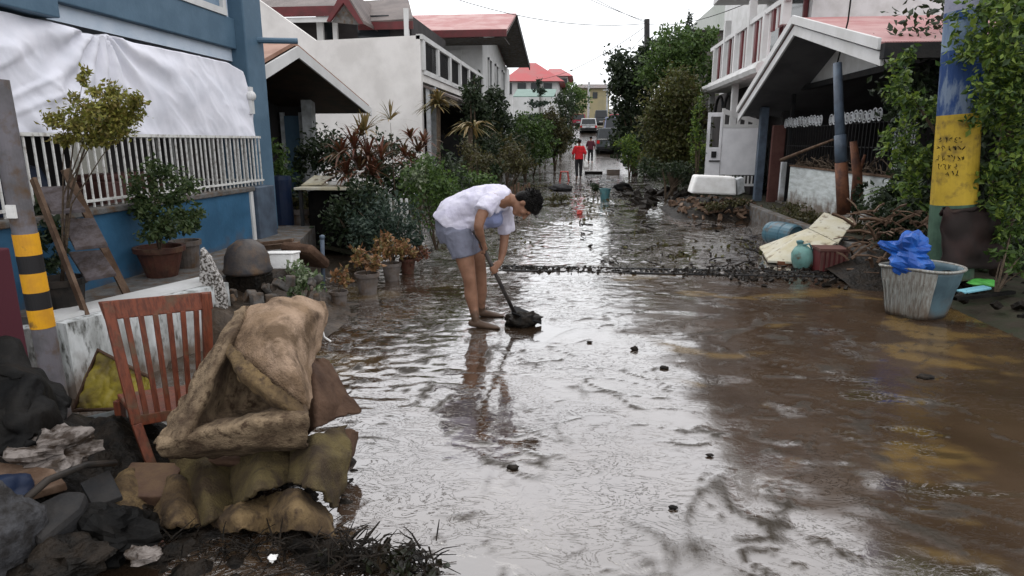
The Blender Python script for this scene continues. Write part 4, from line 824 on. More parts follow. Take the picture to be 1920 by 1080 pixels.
for i, (x_, y_, r_, h_, lm, lab) in enumerate(((4.4,19.5,.9,.9,'dark','dark undergrowth left of the white gate'),(4.0,23,.9,1.1,'dark','dark undergrowth under the olive brown tree'),(4.1,27,1.0,1.2,'dark2','deep green undergrowth under the mid green tree'),(4.2,32,1.1,1.4,'dark','dark undergrowth behind the tall dark tree'),(4.4,38,1.2,1.6,'dark2','green undergrowth at the right kerb before the parked van'),(4.6,46,1.4,1.8,'dark','dark undergrowth beside the dark grey van'))):
    zz = prof(y_); bush('hedge', lab, (x_, y_, zz), [(x_, y_, zz+h_*.45, r_, 1.9, h_*.5), (x_+.5, y_+.8, zz+h_*1.0, r_, 1.7, h_*.5), (x_-.3, y_-.9, zz+.35, r_*.8, 1.3, .4)], 2600, .085+.002*y_, LM[lm], 220+i, 'hedge', 'undergrowth down the right kerb')
# pale building high behind; haze is put into its pale colour
t = thing('backdrop', (12, 60, 0), 'large building with a haze-pale sloping top behind the right trees', 'backdrop')
p = [ay(1288,55,60), ay(1345,5,60), ay(1420,-10,60), ay(1500,60,60)]
b_ = MB(); b_.slab(p, 8, (0,1,.0)); b_.build('roof', M['hill'], t); b_ = MB(); b_.box((p[0].x+.2, 60.5, 0), (p[3].x, 67, p[0].z-.05)); b_.build('wall', M['grey'], t)
# --- trees on the right
RG = None
ftree('tree', 'tall dark tree at the right kerb beyond the parked cars', 1190, 31, [(1175,125,.95,.85),(1205,150,.95,1),(1165,175,.75,.8),(1190,215,.95,.95),(1180,265,.85,.8),(1205,290,.9,.6),(1160,145,.4,.6),(1215,105,.5,.6),(1245,90,.6,.6)], 9500, .20, LM['dark'], 71, tr=.16)
ftree('tree', 'olive brown bushy tree nearest the white gate', 1265, 20.5, [(1270,175,.75,.75),(1245,215,.7,.8),(1285,225,.65,.8),(1260,265,.85,.6),(1290,285,.6,.5),(1240,290,.55,.4)], 11000, .12, LM['olive2'], 72, tr=.12)
ftree('tree', 'mid green tree whose top rises behind the olive tree', 1265, 29, [(1265,85,1.0,.75),(1300,95,.8,.8),(1320,70,.6,.5),(1230,130,.8,.7),(1275,130,1.1,.8),(1310,150,.7,1)], 7000, .18, LM['mid'], 73, tr=.16)
t = ftree('cypress', 'dark pointed cypress top against the sky', 1291, 33, [(1291,45,.16,.5),(1291,72,.42,.7),(1291,110,.6,.9)], 1600, .16, LM['dark'], 74)
ftree('shrub', 'upright yellow green shrub touching the white gate', 1307, 17, [(1308,215,.15,.4),(1305,255,.2,.4),(1310,290,.25,.3)], 900, .08, LM['vine'], 75, 'plant', None, .03, 'foliage')
ftree('shrub', 'bright green undergrowth at the foot of the tall dark tree', 1180, 27, [(1178,270,.5,.45),(1190,300,.5,.35)], 1400, .12, LM['vine'], 76, 'plant', None, .03, 'foliage')
ftree('shrub', 'dark ragged shrub on the muddy kerb below the olive tree', 1250, 17.5, [(1230,315,.5,.25),(1275,318,.55,.25),(1300,325,.3,.2)], 1500, .09, LM['dark'], 77, 'plant', None, .03, 'foliage')
for px, Y, tp, lab in ((1213, 33, 36, 'dark slim utility pole rising above the tall dark tree'), (1267, 40, 70, 'short dark pole tip left of the cypress')):
    b_ = MB(); p = gp(px, Y, prof(Y)); q = ay(px, tp, Y); b_.tube([p, q], [.17,.13], 8); tag(b_.build('utility_pole', M['slate'], smooth=True), lab, 'pole')
b_ = MB(); rg = random.Random(8)
for k in range(46):
    p = gp(rg.uniform(1165,1310), rg.uniform(15.5,21), .03); p.z += .02; s = rg.uniform(.05,.22); b_.box((-s,-s*.5,-s*.25),(s,s*.5,s*.3), TR(p, rx=rg.uniform(-30,30), ry=rg.uniform(-40,40), rz=rg.uniform(0,180)))
tag(b_.build('kerb_debris', M['darkmud'], bevel=.02), 'dark heap of muddy debris along the kerb under the trees', 'debris', kind='stuff')

# --- thin post, old stump, foreground right
t = thing('steel_post', gp(1576, 10.1, .2), 'thin blue grey post with a rusty brown foot in front of the block wall', 'post')
p0 = ay(1582, 402, 10.1); p1 = ay(1577, 305, 10.15); p2 = ay(1570, 118, 10.3)
b_ = MB(); b_.tube([p0, p1], [.095,.088], 12); b_.build('rusty_foot', M['rust'], t, smooth=True)
b_ = MB(); b_.tube([p1, p2], [.075,.06], 12); b_.tube([p1+Vector((0,0,.02)), p1.lerp(p2,.28)], [.086,.083], 12); b_.build('shaft', M['bluegrey'], t, smooth=True)
b_ = MB(); b_.tube([p2, ay(1590,40,10.3), ay(1600,-40,10.3)], .012, 6); b_.build('wire', M['black'], t)
b_ = MB(); q = ay(1606, 395, 10.3); b_.tube([q, ay(1608,330,10.3), ay(1600,265,10.35)], [.10,.07,.05], 9); b_.tube([ay(1608,330,10.3), ay(1622,290,10.3)], [.04,.02], 6); tag(b_.build('tree_stump', M['rust'], smooth=True), 'bare brown trunk right of the thin rusty post', 'tree stump')
bush('vine', 'green creeper at the foot of the bare brown trunk', gp(1610,10.1,.2), [PB(1608,370,10.1,.10,.25)], 260, .07, LM['dark'], 80, ntips=2)
# kerb wall of the flower bed
t = thing('bed_kerb', (3.55, 11, 0), 'low grey concrete kerb of the flower bed in front of the porch', 'kerb')
b_ = MB(); b_.box((3.46, 8.0, -.05), (3.62, 14.6, .28)); b_.build('kerb_wall', M['grey'], t, bevel=.012)
for i, (x_, y_, s_) in enumerate(((3.95,12.6,.3),(4.0,11.4,.33),(4.05,10.2,.28))):
    bush('shrub', ('low green plants at the far end of the flower bed', 'low green plants in the middle of the flower bed', 'low green plants at the near end of the flower bed')[i], (x_, y_, .22), [(x_, y_, .28, .3, .6, .12)], 600, .06, LM['olive'], 81+i, 'plant', 'low plants in the flower bed')
# white foam box on a mud mound
b_ = MB(); b_.grid(lambda u, v: (1.9+u*2.2, 13.3+v*2.8, (.34+.10*NS(Vector((u*9, v*9, 1)))+.05*NS(Vector((u*25, v*25, 1))))*math.sin(math.pi*min(1,max(0,u)))**.6*math.sin(math.pi*v)**.6-.03), 60, 60); tag(b_.build('mud_bank', M['darkmud'], smooth=True), kind='structure')
b_ = MB(); rg = random.Random(55)
for k in range(170):
    p = Vector((rg.uniform(2.1,4.0), rg.uniform(13.1,15.2), .0)); p.z = .05+.26*max(0, math.sin(math.pi*(p.x-1.9)/2.2))**.6*max(0.01, math.sin(math.pi*min(1,max(0,(p.y-13.3)/2.8))))**.6; s = rg.uniform(.015,.06); b_.box((-s*1.5,-s*.7,-s*.5),(s*1.5,s*.7,s*.5), TR(p, rx=rg.uniform(-60,60), ry=rg.uniform(-60,60), rz=rg.uniform(0,180)))
tag(b_.build('rubble', M['oldwood']), 'brown broken bits strewn on the mud heap around the foam box', 'rubble', kind='stuff')
c = ay(1336, 347, 14.2); b_ = MB(); M_ = TR(c, rz=-4, ry=2); b_.slab([M_ @ Vector(q) for q in ((-.46,-.25,-.18),(.48,-.25,-.18),(.42,-.25,.2),(-.38,-.25,.2))], .5, (0,1,0))
t = thing('foam_box', (c.x, c.y, c.z-.2), 'big white foam box on the mud heap before the white gate', 'box'); b_.build('box_body', M['styro'], t, bevel=.04)
b_ = MB(); b_.slab([M_ @ Vector(q) for q in ((.50,-.2,-.18),(.66,-.1,-.12),(.60,-.1,.2),(.46,-.2,.16))], .3, (0,1,0)); b_.build('side_flap', M['beam'], t, bevel=.02)
bush('weeds', 'flattened weeds on the mud heap below the foam box', gp(1350, 13.6, .1), [PB(1340,385,13.4,.3,.08), PB(1385,378,13.6,.25,.08)], 500, .07, LM['olive'], 84)
# barrel lying
c = ay(1468, 440, 9.7); c.z = max(c.z, .19); t = thing('barrel', (c.x, c.y, .0), 'dull blue plastic barrel lying on its side against the bed kerb', 'barrel')
b_ = MB(); M_ = rot(rx=90, rz=28); b_.lathe(c, [(.14,-.26),(.165,-.25),(.18,-.18),(.175,-.16),(.185,-.08),(.185,.06),(.175,.08),(.182,.12),(.17,.24),(.15,.26),(.15,.235),(.0,.235)], 24, M_); b_.build('shell', M['bluebarrel'], t, smooth=False)
# beige boards
b_ = MB(); b_.slab([ay(1545,398,9.4), ay(1603,412,9.1), ay(1572,455,8.55), ay(1516,427,9.0)], .03, (0,0,-1)); tag(b_.build('board', M['panel'], bevel=.004), 'upper pale beige board leaning on the bed kerb', 'board')
b_ = MB(); b_.slab([ay(1514,428,8.95), ay(1568,454,8.5), gz(1512,492,.06), gz(1440,488,.05), gz(1424,462,.05)], .03, (0,0,-1)); tag(b_.build('board', M['panel'], bevel=.004), 'lower dirty beige board sliding down into the mud', 'board')
b_ = MB(); q = gz(1462,492,.02); b_.box((q.x-.05,q.y-.1,.0),(q.x+.5,q.y-.02,.05)); tag(b_.build('plank', M['rust'], bevel=.005), 'short rusty plank edge under the lower beige board', 'plank')
c = gz(1502, 503, 0) + Vector((0,0,.15)); t = thing('jug', (c.x, c.y, 0), 'round pale teal jug standing left of the dark crate', 'jug')
b_ = MB(); b_.lathe(c, [(.08,-.15),(.12,-.12),(.135,-.02),(.12,.07),(.07,.13),(.035,.15),(.035,.18)], 24, TR((0,0,0), ry=-14), closed=True); b_.build('shell', M['tealpale'], t, smooth=True)
b_ = MB(); b_.lathe(c+Vector((-.045,0,.165)), [(.04,0),(.045,.03),(.02,.04)], 14, closed=True); b_.tube([c+Vector((-.02,-.05,.15)), c+Vector((.05,-.06,.17)), c+Vector((.1,-.05,.08))], .012, 6); b_.build('handle', M['teal'], t)
c = gz(1560, 512, 0); t = thing('crate', c, 'dark maroon plastic crate between the teal jug and the grey basin', 'crate')
b_ = MB(); b_.box((c.x-.17,c.y-.03,.0),(c.x+.15,c.y+.25,.28)); b_.build('crate_body', M['maroon'], t, bevel=.015)
b_ = MB()
for k in range(6): b_.box((c.x-.16+k*.055,c.y-.045,.03),(c.x-.13+k*.055,c.y-.031,.26))
b_.box((c.x-.18,c.y-.05,.27),(c.x+.16,c.y+.27,.30)); b_.build('ribs', M['brown'], t)
c = gz(1618, 498, .0); c.y += .15; t = thing('basin', c, 'grey round basin half full of mud behind the dark crate', 'basin')
b_ = MB(); b_.lathe(c+Vector((0,.1,.06)), [(.12,0),(.17,.2),(.18,.22),(.165,.21),(.14,.12),(.0,.12)], 22, rot(rx=-16)); b_.build('shell', M['slate'], t, smooth=False)
# brush pile and shrubs at the kerb end
b_ = MB(); rg = random.Random(3)
for k in range(150):
    p = ay(rg.uniform(1590,1745), rg.uniform(395,520), rg.uniform(7.2,8.6)); p.z = max(.05, p.z); d = Vector((rg.uniform(-.3,.3), rg.uniform(-.2,.2), rg.uniform(-.06,.2)))
    b_.tube([p, p+d*.5+Vector((0,0,.02)), p+d], rg.uniform(.006,.02), 4)
tag(b_.build('brush_pile', M['oldwood']), 'pile of broken sticks beside the rusty post and basin', 'debris', kind='stuff')
b_ = MB(); b_.grid(lambda u, v: (2.95+u*1.6, 6.9+v*1.7, (.30+.08*NS(Vector((u*6,v*7,2))))*math.sin(math.pi*min(.999,u*.8+.1))*math.sin(math.pi*v)-.03), 34, 34); tag(b_.build('mud_bank', M['darkmud'], smooth=True), kind='structure')
bush('shrub', 'dark broad shrub behind the brush pile by the painted pole', gp(1690, 8.2, .15), [PB(1690,400,8.2,.35,.28), PB(1650,430,8.0,.25,.2), PB(1720,430,7.9,.3,.25), PB(1700,360,8.4,.3,.2)], 2000, .075, LM['dark'], 85)
t = thing('shrub', gp(1690, 8.5, .15), 'broad leaved banana like plant in front of the pale block wall end', 'plant'); straps('leaves', [ay(1690,370,8.4), ay(1715,350,8.5)], LM['mid'], t, 11, .55, .06, 86, .8, .9); limb_tree('stem', gp(1690, 8.5, .15), [ay(1690,370,8.4)], .03, M['bark'], t)
# painted pole
t = thing('painted_pole', gp(1785, 6.9, .1), 'thick concrete pole painted blue, yellow and green beside the street', 'pole')
top = ay(1815, -60, 6.95); bot = ay(1779, 520, 6.9); r0, r1 = .213, .20
def pseg(y0, y1, mt, nm, extra=0):
    def P(y): k = (y-(-60))/580; return top.lerp(bot, k), .165+(.213-.165)*k
    a, ra_ = P(y0); b2, rb2 = P(y1); mb = MB(); mb.tube([a, b2], [ra_+extra, rb2+extra], 28, side=(1,0,0)); return mb.build(nm, M[mt], t, smooth=False)
M['pole_w'] = G_('pole_lavender_grey', (.32,.32,.40), (.22,.23,.30), 5, .7, .2)
M['pole_lb'] = G_('pole_pale_blue', (.20,.27,.36), (.10,.15,.25), 6, .7, .2, stretch=(2,2,.6))
M['pole_b'] = G_('pole_blue', (.02,.055,.17), (.16,.21,.29), 4, .7, .2, stretch=(2.5,2.5,.7), lo=.5, hi=.6)
M['pole_y'] = G_('pole_yellow', (.50,.34,.035), (.40,.27,.03), 5, .7, .2, c3=(.22,.15,.03), s3=9)
M['pole_g'] = G_('pole_green', (.065,.125,.085), (.04,.08,.055), 5, .7, .2, mudz=.15)
for a, b2, mt in ((-60,15,'pole_w'),(15,33,'pole_b'),(33,84,'pole_lb'),(84,201,'pole_b'),(201,372,'pole_y'),(372,520,'pole_g')):
    pseg(a, b2, mt, 'painted_band')
b_ = MB(); rg = random.Random(4)
def on_pole(px, py):                        # a point on the pole's skin
    k = (py+60)/580; c = top.lerp(bot, k); r_ = .165+.048*k+.0035; d = ray(px, py); d = Vector(d).normalized(); o_ = Vector((0,0,H))-c
    dx, dy = d.x, d.y; A = dx*dx+dy*dy; B = 2*(o_.x*dx+o_.y*dy); C_ = o_.x**2+o_.y**2-r_*r_; D = B*B-4*A*C_
    s_ = (-B-math.sqrt(max(D,0)))/(2*A); return Vector((0,0,H))+d*s_
for row, (y_, xs_, n_) in enumerate(((262,1764,5),(278,1760,6),(296,1759,6),(312,1762,4),(325,1776,3))):
    for k in range(n_):
        cx = xs_ + k*9.5 + rg.uniform(-1,1); h_ = rg.uniform(4,6.5)
        for j in range(3):
            q0 = (cx+rg.uniform(-3,3), y_+rg.uniform(-h_,h_)); q1 = (cx+rg.uniform(-3.5,3.5), y_+rg.uniform(-h_,h_)); qm = ((q0[0]+q1[0])/2+rg.uniform(-2,2), (q0[1]+q1[1])/2+rg.uniform(-2,2))
            b_.tube([on_pole(*q0), on_pole(*qm), on_pole(*q1)], .0032, 4)
b_.build('scrawled_writing', M['black'], t)
# vine covered tree and hedge at right
t = thing('vine_tree', gp(1900, 7.3, .15), 'leafy vine covered tree wrapping the upper right of the painted pole', 'tree')
vb = [PB(1720,340,7.5,.2),PB(1700,105,7.4,.15),PB(1700,165,7.5,.22),PB(1720,215,7.4,.22),PB(1680,270,7.6,.2),PB(1725,290,7.4,.2),
      PB(1870,40,6.5,.32),PB(1850,100,6.4,.15,.10),PB(1880,150,6.4,.22),PB(1905,120,6.6,.3),PB(1880,220,6.6,.28),PB(1910,290,6.7,.3),PB(1865,300,6.8,.18),PB(1900,390,6.7,.28),PB(1870,350,6.9,.2),
      PB(1900,-30,6.8,.4),PB(1980,60,6.8,.55),PB(2010,260,6.9,.5),PB(2050,-20,6.8,.6)]
leaves('crown', vb, 13500, .07, LM['vine'], t, 91, clump=.25)
limb_tree('trunk', gp(1905, 7.3, .15), [PB(*q)[:3] for q in ((1900,-30,6.9,1),(1880,120,6.8,1),(1710,180,7.4,1),(1960,-30,6.9,1),(1900,300,6.8,1),(2000,60,6.9,1))], .09, M['bark'], t)
t = thing('hedge', gp(1880, 8.2, .15), 'dark overgrown hedge filling the shade behind the painted pole', 'hedge')
leaves('foliage', [PB(1860,300,8.6,.7,.9),PB(1920,200,8.8,.9,1.2),PB(1740,330,8.9,.5,.6),PB(1850,430,8.0,.6,.4),PB(1930,420,8.0,.7,.6),PB(2050,250,8.5,1.0,1.4),PB(1760,180,9.2,.6,.7),PB(1900,40,9.2,1.2,1.0),PB(2050,-20,9,1.2,1.2),PB(1700,250,9.0,.3,.5),PB(1830,480,7.6,.4,.2)], 13000, .11, LM['dark'], t, 92)
limb_tree('stem', gp(1880, 8.2, .15), [ay(1860,300,8.4), ay(1930,300,8.4), ay(1760,300,8.6)], .05, M['bark'], t)
bush('weeds', 'tufts of green weeds at the right edge of the muddy verge', gp(1905, 6.3, .14), [PB(1900,480,6.6,.22,.1), PB(1890,440,6.8,.15,.15), PB(1935,500,6.2,.2,.12)], 500, .07, LM['mid'], 93)
c = gp(1812, 6.6, .12); b_ = MB()
def clothf(u, v): p = ay(1765+u*110, 380+u*(-2)+v*125, 6.60-.05*math.sin(u*5)+.25*u); p.y += .05*NS(Vector((u*5, v*4, 2))); p.x += .03*NS(Vector((u*4,v*6,8))); p.z += .10*(1-u)*(-1 if v < .1 else 0); return tuple(p)
b_.grid(clothf, 20, 20); tag(b_.build('dark_cloth', G_('dark_maroon_cloth', (.018,.012,.011), (.03,.016,.014), 4, .8), smooth=True, mods=[('SOLIDIFY', dict(thickness=.03))]), 'dark maroon cloth hanging against the green foot of the painted pole', 'cloth')
# tub with blue tarp
c = gz(1742, 603, 0); c.y += .24; t = thing('tub', c, 'large muddy tub, cloudy grey on its left side and dull blue on its right', 'tub')
def tub_corner(a, r_, z): return Vector((c.x + math.cos(R(a))*r_, c.y + math.sin(R(a))*r_, z))
hh = .45; M['teal_d'] = G_('dull_blue_tub', (.085,.14,.165), (.055,.09,.11), 4, .4, .1, mudz=.02)
def tubp(an, z, k=1.):                       # rounded square, one corner towards the street
    a = R(an); ca, sa = math.cos(a), math.sin(a); r_ = (.178+.066*z/hh)*k/((abs(ca)**3.2+abs(sa)**3.2)**(1/3.2)); b = a + R(-53)
    return Vector((c.x+math.cos(b)*r_*1.22, c.y+math.sin(b)*r_*1.05, z + (.012*math.sin(2*b) if z > .3 else 0)))
def tubside(a0, a1, mt, nm, z0=0., z1=hh, k=1.):
    mb = MB(); n_ = 28; zs_ = [z0+(z1-z0)*q/10 for q in range(11)]
    vs = [tubp(a0+(a1-a0)*i/n_, z, k*(1+.012*math.sin(z*23))) for z in zs_ for i in range(n_+1)]
    mb.raw(vs, [[j*(n_+1)+i, j*(n_+1)+i+1, (j+1)*(n_+1)+i+1, (j+1)*(n_+1)+i] for j in range(10) for i in range(n_)]); return mb.build(nm, M[mt], t, smooth=True, mods=[('SOLIDIFY', dict(thickness=.008))])
tubside(-135, -38, 'binclear', 'left_side'); tubside(-38, 60, 'teal_d', 'right_side'); tubside(60, 225, 'teal_d', 'back_side')
b_ = MB()
for k in range(10):
    an = -128+k*8.2; b_.tube([tubp(an, .03, 1.02), tubp(an, .33, 1.02)], .006, 5)
b_.build('ribs', M['binclear'], t)
b_ = MB(); b_.tube([tubp(an, hh, 1.02) for an in range(-135, 226, 8)], .014, 6, caps=False); b_.build('rim', M['binclear'], t, smooth=True)
b_ = MB(); b_.raw([tubp(an, .37, .97)+Vector((0,0,.03*math.sin(an*.11))) for an in range(-135, 225, 12)], [list(range(30))]); b_.build('sludge', M['darkmud'], t)
def crumpled(name, cen, r_, m, label, cat, seed, n=28, amp=.35, flat=False):
    mb = MB(); mb.ell((0,0,0), (1,1,1), None, n, n)
    vs = []
    for p in mb.v:
        q = Vector(p); k = 1 + amp*(NS(q*1.6+Vector((seed,0,0))) + .5*(1-2*abs(NS(q*3.1+Vector((0,seed,0))))) *.6)
        vs.append((cen.x+q.x*r_[0]*k, cen.y+q.y*r_[1]*k, cen.z+q.z*r_[2]*k))
    return tag(link_mesh(name, vs, mb.f, m, smooth=not flat), label, cat)
q = ay(1700, 476, 6.0); crumpled('tarp_bundle', q, (.17,.15,.15), M['tarp'], 'crumpled bright blue tarpaulin bundle on top of the large tub', 'tarpaulin', 3, n=20, amp=.8, flat=True)
# debris on the right verge
crumpled('plastic_bag', gz(1840,534,.17)+Vector((.02,0,.02)), (.13,.08,.035), M['greenbag'], 'bright green plastic scrap on the dark verge right of the tub', 'plastic scrap', 5)
b_ = MB(); b_.box((-.14,-.05,-.012),(.14,.05,.012), TR(gz(1826,543,.17), rz=12, ry=-8)); tag(b_.build('plastic_strip', M['cyan'], bevel=.006), 'pale blue plastic strip beside the bright green scrap', 'plastic scrap')
b_ = MB(); b_.beam(gz(1790,560,.15), gz(1900,548,.16), .05, .03); tag(b_.build('plank', M['black']), 'black plank lying on the verge below the bright green scrap', 'plank')
b_ = MB(); rg = random.Random(12)
for k in range(150):
    p = Vector((rg.uniform(3.5,5.2), rg.uniform(4.2,7.4), .10)); p.z += .03; s = rg.uniform(.012,.05); b_.box((-s,-s*.7,-s*.5),(s,s*.7,s*.5), TR(p, rx=rg.uniform(0,60), ry=rg.uniform(0,60), rz=rg.uniform(0,180)))
tag(b_.build('verge_litter', M['darkmud']), 'small stones and litter scattered over the right verge', 'litter', kind='stuff')
crumpled('mud_lump', gz(1648,520,.06), (.16,.12,.10), M['black'], 'black muddy lump at the kerb left of the large tub', 'mud lump', 9)
# drain grate
t = thing('drain_grate', (1.3, 7.75, 0), 'long dark drain grate crossing the flooded street', 'drain')
b_ = MB(); b_.box((-.95, 7.60, -.05), (3.4, 7.63, .022)); b_.box((-.95, 7.88, -.05), (3.4, 7.91, .022)); b_.build('frame', M['slate'], t)
b_ = MB(); x_ = -.93
while x_ < 3.4: b_.box((x_, 7.631, -.02), (x_+.03, 7.879, .019)); x_ += .065
b_.build('bars', M['black'], t)
b_ = MB(); rg = random.Random(6)
for k in range(900):
    x_ = rg.uniform(-1.3, 3.5); y_ = 7.72 + rg.gauss(0, .10 if x_ < 1.6 else .26); s = rg.uniform(.004,.026)*(1.3 if x_ > 2 else 1)*(1.8 if k % 30 == 0 else 1)
    if NS(Vector((x_*1.6, 3, 5))) < -.12 and x_ < 2 and k % 3: continue
    b_.box((-s,-s*.5,-s*.4),(s,s*.5,s*.5), TR((x_, y_, .015), rx=rg.uniform(-50,50), ry=rg.uniform(-50,50), rz=rg.uniform(0,180)))
tag(b_.build('drain_litter', M['darkmud']), 'dark mud and litter caught along the drain grate', 'litter', kind='stuff')

# ================================================================ VEHICLES
def car(name, loc, label, cat, paint, w_=1.75, l_=4.4, h_=1.45, tall=.5, hood=True, glassm='glass', rz=0, cabin=None, stripe=None):
    t = thing(name, (0,0,0), label, cat, None); y0 = 0; zb = .35; zs = h_*tall+.1
    b_ = MB(); b_.slab([(-w_/2, y, z) for y, z in ((y0, .45), (y0+.05, zs), (l_-1.2 if hood else l_-.1, zs), (l_-.1, zs-.15), (l_, .45), (l_-.2, .3), (y0+.2, .3))], w_, (1,0,0)); b_.build('body', paint, t, bevel=.06)
    e0, e1 = y0+.15, (l_-1.35 if hood else l_-.25)
    lo_ = [(-w_/2+.04, e0), (w_/2-.04, e0), (w_/2-.04, e1), (-w_/2+.04, e1)]; hi_ = [(-w_/2+.16, e0+.3), (w_/2-.16, e0+.3), (w_/2-.16, e1-.55), (-w_/2+.16, e1-.55)]
    b_ = MB(); b_.raw([(x, y, zs-.01) for x, y in lo_]+[(x, y, h_) for x, y in hi_], [[0,3,2,1],[4,5,6,7],[0,1,5,4],[1,2,6,5],[2,3,7,6],[3,0,4,7]]); b_.build('cabin', cabin or paint, t, bevel=.04)
    b_ = MB(); b_.slab([(-w_/2+.16, e0+.0, zs+.06), (w_/2-.16, e0+.0, zs+.06), (w_/2-.24, e0+.26, h_-.08), (-w_/2+.24, e0+.26, h_-.08)], .02, (0,-1,0)); b_.build('rear_window', M[glassm], t)
    for sx_ in (-1, 1):
        b_ = MB(); b_.slab([(sx_*(w_/2-.05), e0+.4, zs+.06), (sx_*(w_/2-.05), e1-.3, zs+.06), (sx_*(w_/2-.13), e1-.62, h_-.1), (sx_*(w_/2-.13), e0+.5, h_-.1)], .02, (sx_,0,0)); b_.build('side_window', M[glassm], t)
        b_ = MB(); b_.box((sx_*(w_/2-.12)-.10, -.03, zs-.32), (sx_*(w_/2-.12)+.10, .03, zs-.08)); b_.build('tail_light', M['redlight'], t)
        for yy in (.85, l_-.85): b_ = MB(); b_.lathe((sx_*(w_/2-.1), yy, .33), [(.2,-.11),(.33,-.10),(.33,.10),(.2,.11)], 18, rot(ry=90), closed=True); b_.build('wheel', M['tyre'], t)
    b_ = MB(); b_.box((-w_/2+.05, -.12, .35), (w_/2-.05, .02, .55)); b_.build('bumper', M['slate'], t, bevel=.03)
    b_ = MB(); b_.box((-.22, -.05, .62), (.22, -.001, .76)); b_.build('number_plate', M['beam'], t)
    if stripe: b_ = MB(); b_.box((-w_/2+.1, -.02, zs-.05), (w_/2-.1, .049, zs+.05)); b_.build('trim_strip', M['chrome'], t)
    t.location = loc; t.rotation_euler.z = rz; return t
def rd(px, Y): p = gp(px, Y, prof(Y)); return p
car('car', rd(1101, 67), 'white car parked in the left lane near the top of the street', 'car', M['carwhite'], h_=1.5, stripe=True)
car('suv', rd(1140, 49), 'dark grey van with a muddy rear, nearest of the parked vehicles', 'van', M['cardark'], w_=1.85, h_=1.9, tall=.52, hood=False, stripe=True)
car('jeepney', rd(1148, 57), 'silver blue jeepney parked behind the dark grey van', 'jeepney', M['carblue'], w_=1.75, h_=2.35, tall=.55, hood=False, stripe=True)
car('car', rd(1082, 76), 'red car half hidden left of the white parked car', 'car', M['carred'], h_=1.6)
car('car', rd(1153, 72), 'red car parked beyond the silver blue jeepney', 'car', M['carred'], h_=1.6)
car('van', rd(1124, 78), 'dark van right of the white parked car', 'van', M['cardark'], w_=1.6, h_=2.0, hood=False)

# ================================================================ PEOPLE
RM = lambda v, k=.5, it=4: [('REMESH', dict(mode='VOXEL', voxel_size=v, use_smooth_shade=True)), ('SMOOTH', dict(factor=k, iterations=it))]
def head_shape(mb, T):
    e_ = lambda c, r, **k: mb.ell(T @ Vector(c), r, T.to_3x3().to_4x4(), 18, 12)
    e_((0,-.012,.03), (.074,.094,.088)); e_((0,.018,-.035), (.060,.068,.072)); e_((0,.052,-.085), (.034,.032,.028)); e_((0,.070,-.012), (.045,.02,.03))
    mb.tube([T @ Vector((0,.080,.022)), T @ Vector((0,.098,-.008)), T @ Vector((0,.108,-.022))], [.009,.012,.015], 8, rnd=True)
    e_((0,.086,-.050), (.024,.012,.008)); e_((0,.082,-.062), (.020,.012,.008))
    for s_ in (-1, 1): e_((s_*.074,-.008,-.01), (.010,.020,.032)); e_((s_*.030,.080,.026), (.022,.010,.008)); e_((s_*.04,.062,-.022), (.022,.02,.02))
def frame_from(c, up, fwd):
    z = Vector(up).normalized(); y = Vector(fwd); y = (y - z*y.dot(z)).normalized(); x = y.cross(z); Mx = Matrix((x, y, z)).transposed().to_4x4(); Mx.translation = Vector(c); return Mx
def hand(mb, wr, G, axis, s_=1.0):
    a = Vector(axis).normalized(); d = Vector(G)-Vector(wr); d = (d - a*d.dot(a)).normalized(); n = a.cross(d)*s_
    kn = Vector(G) - d*.030
    mb.tube([wr, Vector(wr).lerp(kn, .5), kn], [(.024,.020),(.036,.019),(.040,.015)], 12, side=a, rnd=True)
    for i, ln in enumerate((200, 225, 215, 185)):
        off = a*((i-1.5)*.0195); mb.tube([Vector(G)+off+( -d*math.cos(R(q))+n*math.sin(R(q)))*.027 for q in np.linspace(15, ln, 8)], [.0095,.0095,.009,.0095,.0088,.0085,.008,.007], 8, rnd=True)
    mb.tube([Vector(wr).lerp(kn,.35)-n*.01+a*.02, kn+a*.045-n*.022, Vector(G)+a*.042-n*.028, Vector(G)+a*.030-n*.024+d*.022], [.013,.012,.010,.008], 8, rnd=True)
A = ay
t = thing('person', (A(895,612,5.3).x, 5.33, 0), 'barefoot person in a white shirt and grey shorts bent over with a shovel', 'person')
sh0, sh1 = A(902,457,5.16), A(967,592,5.34); sax = (sh1-sh0).normalized()
b_ = MB(); S = (0,1,0)
b_.tube([A(852,428,5.33), A(872,398,5.33), A(900,382,5.33), A(930,376,5.32), A(945,374,5.32)], [(.12,.08),(.11,.075),(.12,.08),(.15,.085),(.12,.08)], 18, side=S, rnd=True)
b_.tube([A(938,373,5.32), A(956,374,5.31), A(972,380,5.31)], [.062,.053,.050], 12, rnd=True)
HT = frame_from(A(985,384,5.30), (.97,0,.10), (-.06,-.22,-1)); head_shape(b_, HT)
b_.tube([A(864,444,5.23), A(868,464,5.22), A(873,490,5.21), A(880,521,5.20), A(882,535,5.21), A(883,553,5.22), A(888,578,5.22), A(892,600,5.20)], [.080,.086,.077,.058,.054,.058,.042,.034], 16, side=S, rnd=True)
b_.tube([A(884,606,5.20), A(897,607,5.20), A(915,611,5.19), A(932,614,5.18)], [(.032,.030),(.036,.036),(.044,.026),(.040,.014)], 12, side=S, rnd=True)
b_.tube([A(878,440,5.43), A(887,462,5.45), A(895,485,5.47), A(901,515,5.50), A(902,528,5.51), A(902,545,5.53), A(902,568,5.54), A(903,582,5.55)], [.080,.082,.073,.055,.051,.055,.040,.033], 16, side=S, rnd=True)
b_.tube([A(897,587,5.55), A(908,587,5.55), A(925,590,5.55), A(940,592,5.55)], [(.03,.028),(.035,.034),(.042,.026),(.038,.014)], 12, side=S, rnd=True)
